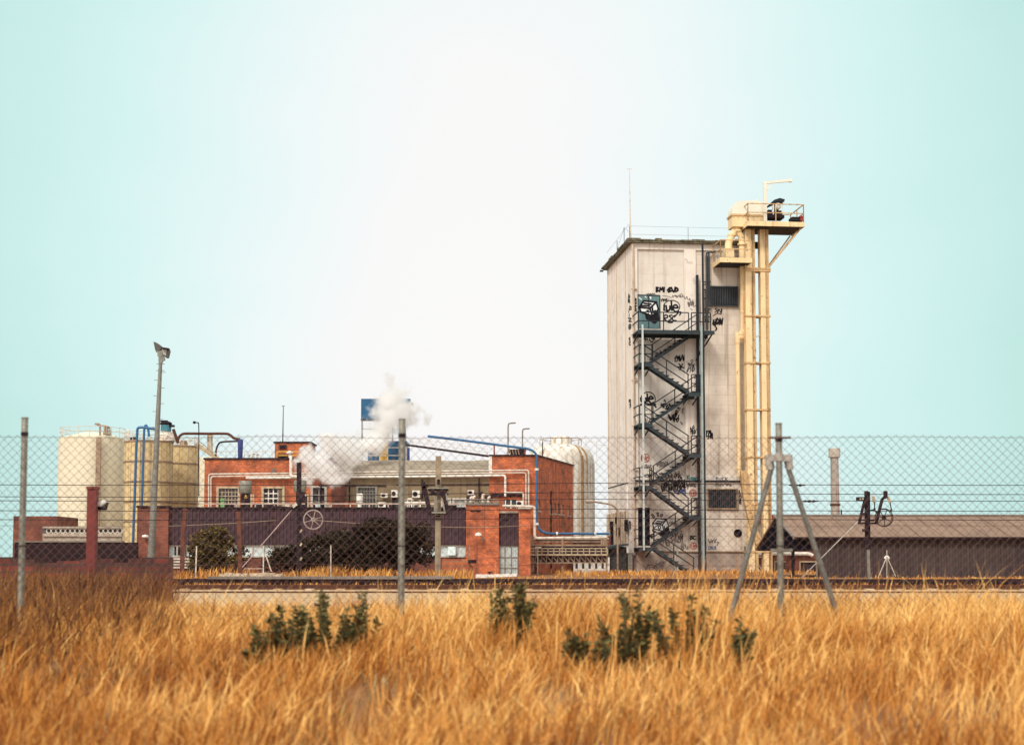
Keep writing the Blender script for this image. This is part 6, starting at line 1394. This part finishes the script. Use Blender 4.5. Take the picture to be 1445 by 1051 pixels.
xs, ys, rg = scatter(7000, 2, 26, 65, 90.5, 12, .35, .08); hs = rg.uniform(.08, .36, len(xs)); kp = ~((xs > XS - .3) & (ys > 65.4) & (ys < 77)); xs, ys, hs = xs[kp], ys[kp], hs[kp]
tag(blades('dry_grass', xs, ys, hs, 13, .018, 'straw_red', .3, .2), 'orange dry grass around the foot of the tower', 'grass')
rg = np.random.RandomState(77); cx_ = np.array([965, 985, 1000, 975, 880, 895, 860, 600, 575, 1180, 1240, 420, 700, 790]); k_ = rg.randint(0, len(cx_), 190)
k_ = np.where(rg.rand(190) < .5, rg.randint(0, 4, 190), k_); ys = rg.uniform(12.2, 16.5, 190); xs = (cx_[k_] + rg.normal(0, 16, 190) - CX)/F*ys; hs = rg.uniform(.45, 1.0, 190)*np.where(k_ < 4, 1.12, .8)
tag(blades('tall_grass', xs, ys, hs, 78, .0034, 'straw', .14, .12), 'sparse tall orange grass stems standing above the rest, mostly before the tower', 'grass')
xs, ys, rg = scatter(26000, -9.6, -2.6, 13.2, 32.6, 31, .9, -.25); kp = xs < -.228*ys + .35*np.sin(ys*1.7); xs, ys = xs[kp], ys[kp]; hs = rg.uniform(.2, .62, len(xs))*(1 + .5*(ys > 20))
M['straw_dead'] = leafmat('dead_weed', (.05, .018, .012), (.16, .062, .022), (.36, .17, .05))
tag(blades('dead_weeds', xs, ys, hs, 33, .006, 'straw_dead', .4, .1), 'dark brown dead weeds in front of the ruined brick wall at the left', 'weeds')
xs, ys, rg = scatter(16000, -9, 9, 8, 18, 41, .8, .22); hs = rg.uniform(.08, .26, len(xs)); M['straw_grey'] = leafmat('grey_green_grass', (.14, .10, .04), (.24, .20, .08), (.46, .38, .20))
tag(blades('green_grass', xs, ys, hs, 43, .004, 'straw_grey', .6, .1), 'patches of short grey green grass among the golden grass', 'grass')
# leafy weeds standing in the grass
M['leaf_stem'] = mat('weed_stem', (.13, .10, .04), .8, .3, 6)
def weed(px, py, wpx, Y, lab, seed, n=9):
    rng = random.Random(seed); x = X_(px, Y, py); zt_ = Z_(py, Y, px); zb_ = gz(x, Y); h = zt_ - zb_; wd = wpx * Y / F / 2
    t = thing('green_weed', (x, Y, zb_), lab, 'weed', 'green weeds in the dry grass'); mb = MB(); lf = MB(); lf.tone = []
    for k in range(int(n*1.7)):
        fx = rng.uniform(-1, 1); e = Vector((x + fx*wd, Y + rng.uniform(-.12, .12), zb_ + h*(1 - .35*abs(fx))*rng.uniform(.5, 1.0))); b0 = Vector((x + fx*wd*.35, Y + rng.uniform(-.06, .06), zb_ - .02))
        pth = [b0, b0.lerp(e, .5) + Vector((rng.uniform(-.03, .03), 0, .03)), e]; mb.tube(pth, [.009, .007, .003], 4)
        for j in range(62):
            f = rng.uniform(.22, 1.02); p = b0.lerp(e, f) + Vector((0, 0, .03*math.sin(f*3))); a = Vector((rng.uniform(-1, 1), rng.uniform(-1, 1), rng.uniform(-.3, .9))).normalized(); bb = a.cross(Vector((rng.uniform(-1, 1), rng.uniform(-1, 1), rng.uniform(-1, 1)))).normalized(); L = rng.uniform(.03, .085); w = L*.42
            o = len(lf.v); lf.v += [tuple(p), tuple(p + a*L*.5 + bb*w*.5), tuple(p + a*L), tuple(p + a*L*.5 - bb*w*.5)]; lf.fc.append([o, o+1, o+2, o+3]); lf.tone += [rng.uniform(.1, .9)]*4
    mb.build('stem', 'leaf_stem', t); lf.build('foliage', 'leaf_weed', t); return t
weed(410, 832, 66, 14.2, 'blurred green weed, leftmost of the clump below the spoked wheel', 1, 11)
weed(464, 828, 92, 14.3, 'widest blurred green weed, right half of the clump left of the fence post', 2, 14)
weed(516, 828, 40, 15, 'wispy green weed just left of the tall grey fence post', 3, 5)
weed(704, 820, 30, 15.2, 'small green weed touching the bushier one before the orange pier', 4, 6)
weed(732, 812, 46, 15, 'bushy bright green weed before the white glazed door', 5, 12)
weed(893, 822, 80, 13.6, 'branching green weed below the tower, left of the two big ones', 6, 8)
weed(964, 820, 96, 13.5, 'tallest branching green weed below the tower stair foot', 7, 10)
weed(1048, 862, 26, 13.2, 'small lone green weed right of the two big ones', 8, 5)
weed(812, 862, 38, 13.4, 'faint low green weed left of the two big ones', 9, 5)
weed(850, 868, 30, 13.4, 'faint low green weed close against the branching one', 10, 4)
weed(362, 872, 28, 13.4, 'small low green weed at the left of the clump', 12, 4)

# ------------------------------------------------------------------ steam
def steam(name, p0, p1, r0, r1, dens, lab, seed, thr=0.0):
    p0, p1 = Vector(p0), Vector(p1); c = (p0 + p1)/2; rm = max(r0, r1)*1.25
    lo = Vector([min(p0[i] - rm, p1[i] - rm) for i in range(3)]); hi = Vector([max(p0[i] + rm, p1[i] + rm) for i in range(3)])
    mb = MB(); n = 10
    ax = (p1 - p0).normalized(); q0 = p0 - ax*r0*1.1; q1 = p1 + ax*r1*1.1
    k = 12; pts = [q0.lerp(q1, i/k) for i in range(k+1)]; rr = [ (r0 + (r1 - r0)*i/k)*1.75*max(.3, math.sin(math.pi*(i+.6)/(k+1.2))**.4) for i in range(k+1)]
    mb.tube(pts, rr, 20)
    m = bpy.data.materials.new(name); m.use_nodes = True; nt = m.node_tree; nt.nodes.remove(nt.nodes['Principled BSDF']); out = nt.nodes['Material Output']
    vol = nt.nodes.new('ShaderNodeVolumePrincipled'); vol.inputs['Color'].default_value = (.99, .99, .99, 1); vol.inputs['Anisotropy'].default_value = .25
    geo = nt.nodes.new('ShaderNodeNewGeometry').outputs['Position']
    def vm(op, a, b=None):
        nd = nt.nodes.new('ShaderNodeVectorMath'); nd.operation = op
        lnk(nt, a, nd.inputs[0])
        if b is not None:
            if hasattr(b, 'is_linked'): lnk(nt, b, nd.inputs[1])
            else: nd.inputs[1].default_value = tuple(b)
        return nd
    def mm(op, a, b, clamp=False):
        nd = nt.nodes.new('ShaderNodeMath'); nd.operation = op; nd.use_clamp = clamp
        for s, v in ((0, a), (1, b)):
            if hasattr(v, 'is_linked'): lnk(nt, v, nd.inputs[s])
            else: nd.inputs[s].default_value = v
        return nd.outputs[0]
    L = (p1 - p0).length
    rel = vm('SUBTRACT', geo, p0).outputs[0]; t = mm('DIVIDE', vm('DOT_PRODUCT', rel, ax).outputs['Value'], L, True)
    sc_ = nt.nodes.new('ShaderNodeVectorMath'); sc_.operation = 'SCALE'; sc_.inputs[0].default_value = tuple(p1 - p0); lnk(nt, t, sc_.inputs['Scale'])
    dist = vm('LENGTH', vm('SUBTRACT', rel, sc_.outputs[0]).outputs[0]).outputs['Value']
    rad_ = mm('ADD', mm('MULTIPLY', t, r1 - r0), r0)
    nz_ = noise_n(nt, .85, geo, 7, None, .62)
    nb_ = noise_n(nt, .36, geo, 3, None, .5)
    nz_ = mm('ADD', mm('MULTIPLY', nz_, .6), mm('MULTIPLY', nb_, .4))
    e = mm('ADD', mm('SUBTRACT', 1.0, mm('DIVIDE', dist, rad_)), mm('MULTIPLY', mm('SUBTRACT', nz_, .5 + thr), 7.5))
    d = mm('MULTIPLY', mm('POWER', mm('MULTIPLY', e, 1.6, True), 1.5), dens)
    lnk(nt, d, vol.inputs['Density']); lnk(nt, vol.outputs[0], out.inputs['Volume'])
    o = mb.build(name, m); return tag(o, lab, 'steam', None, 'stuff')
steam('steam_cloud', P(447, 660, 81), P(532, 620, 88), 1.15, .70, 7.0, 'dense white steam drifting across the front of the brick factory roof', 1, .02)
steam('steam_cloud', P(536, 624, 90), P(556, 579, 93), .6, 1.8, 4.4, 'thinner white steam rising over the blue board', 2, .05)

# ------------------------------------------------------------------ sky and light
w = bpy.data.worlds.new("World"); sc.world = w; w.use_nodes = True; nt = w.node_tree
bg = nt.nodes['Background']; out = nt.nodes['World Output']
SUN_EL, SUN_AZ = rad(40), rad(206)        # azimuth measured clockwise from +Y: behind the camera, to its left
sky = nt.nodes.new('ShaderNodeTexSky'); sky.sky_type = 'NISHITA'; sky.sun_disc = False; sky.sun_elevation = SUN_EL; sky.sun_rotation = SUN_AZ
sky.dust_density = 4; sky.ozone_density = 1.5
lnk(nt, sky.outputs[0], bg.inputs[0]); bg.inputs[1].default_value = .06
bg2 = nt.nodes.new('ShaderNodeBackground'); bg2.inputs[1].default_value = 1.0
g = nt.nodes.new('ShaderNodeTexCoord').outputs['Generated']
gd = ray(685, 430).normalized()
dn = nt.nodes.new('ShaderNodeVectorMath'); dn.operation = 'LENGTH'; d1_ = nt.nodes.new('ShaderNodeVectorMath'); d1_.operation = 'SUBTRACT'; lnk(nt, g, d1_.inputs[0]); d1_.inputs[1].default_value = tuple(gd); d2_ = nt.nodes.new('ShaderNodeVectorMath'); d2_.operation = 'MULTIPLY'; lnk(nt, d1_.outputs[0], d2_.inputs[0]); d2_.inputs[1].default_value = (1, 1, .5); lnk(nt, d2_.outputs[0], dn.inputs[0])
r = nt.nodes.new('ShaderNodeValToRGB'); e = r.color_ramp.elements
e[0].position = 0.0; e[0].color = (.97, .955, .945, 1); e[1].position = 1.0; e[1].color = (.93, .88, .82, 1)  # last stop is the unseen rear sky, made warm to tint the fill light
for p, c in ((.07, (.955, .945, .935, 1)), (.13, (.87, .945, .94, 1)), (.18, (.765, .93, .915, 1)), (.235, (.66, .90, .875, 1)), (.30, (.585, .845, .81, 1)), (.36, (.52, .79, .73, 1)), (.55, (.62, .78, .74, 1))):
    k = e.new(p); k.color = c
sn_ = noise_n(nt, 3.0, g, 4, (1, 1, 2.2)); ad = nt.nodes.new('ShaderNodeMath'); ad.operation = 'MULTIPLY_ADD'; lnk(nt, sn_, ad.inputs[0]); ad.inputs[1].default_value = .12; ad.inputs[2].default_value = -.06
a2 = nt.nodes.new('ShaderNodeMath'); a2.operation = 'ADD'; lnk(nt, dn.outputs['Value'], a2.inputs[0]); lnk(nt, ad.outputs[0], a2.inputs[1])
lnk(nt, a2.outputs[0], r.inputs[0]); lnk(nt, r.outputs[0], bg2.inputs[0])
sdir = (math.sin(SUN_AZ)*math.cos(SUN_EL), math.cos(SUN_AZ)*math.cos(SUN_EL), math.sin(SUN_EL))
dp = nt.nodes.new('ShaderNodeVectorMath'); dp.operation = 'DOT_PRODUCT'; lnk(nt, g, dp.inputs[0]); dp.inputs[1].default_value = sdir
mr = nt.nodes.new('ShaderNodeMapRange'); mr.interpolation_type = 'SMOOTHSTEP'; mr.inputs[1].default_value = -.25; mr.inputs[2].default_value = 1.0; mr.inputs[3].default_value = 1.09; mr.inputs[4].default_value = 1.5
lnk(nt, dp.outputs['Value'], mr.inputs[0]); lnk(nt, mr.outputs[0], bg2.inputs[1])     # brightness added to the unseen sky round the sun, to light the walls
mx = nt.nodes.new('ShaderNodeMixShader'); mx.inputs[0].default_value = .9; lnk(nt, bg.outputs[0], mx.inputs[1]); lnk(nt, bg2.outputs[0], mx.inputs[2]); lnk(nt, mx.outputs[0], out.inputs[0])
sl_ = bpy.data.lights.new('sun', 'SUN'); sl_.energy = 2.1; sl_.angle = rad(12); sl_.color = (1, .90, .78)
so = bpy.data.objects.new('sun', sl_); COL.objects.link(so)
sd_ = Vector((math.sin(SUN_AZ)*math.cos(SUN_EL), math.cos(SUN_AZ)*math.cos(SUN_EL), math.sin(SUN_EL)))
so.rotation_euler = sd_.to_track_quat('Z', 'Y').to_euler(); so.location = (-20, -20, 40)

# ------------------------------------------------------------------ render settings
sc.view_settings.view_transform = 'Standard'; sc.view_settings.look = 'None'; sc.view_settings.exposure = 0.0; sc.view_settings.gamma = 1
sc.render.engine = 'CYCLES'; cy = sc.cycles
cy.max_bounces = 24; cy.diffuse_bounces = 3; cy.glossy_bounces = 2; cy.transmission_bounces = 2; cy.volume_bounces = 20; cy.transparent_max_bounces = 6
cy.use_denoising = True; cy.volume_step_rate = 1.0; cy.volume_max_steps = 128
sc.render.resolution_x = 1024; sc.render.resolution_y = 744
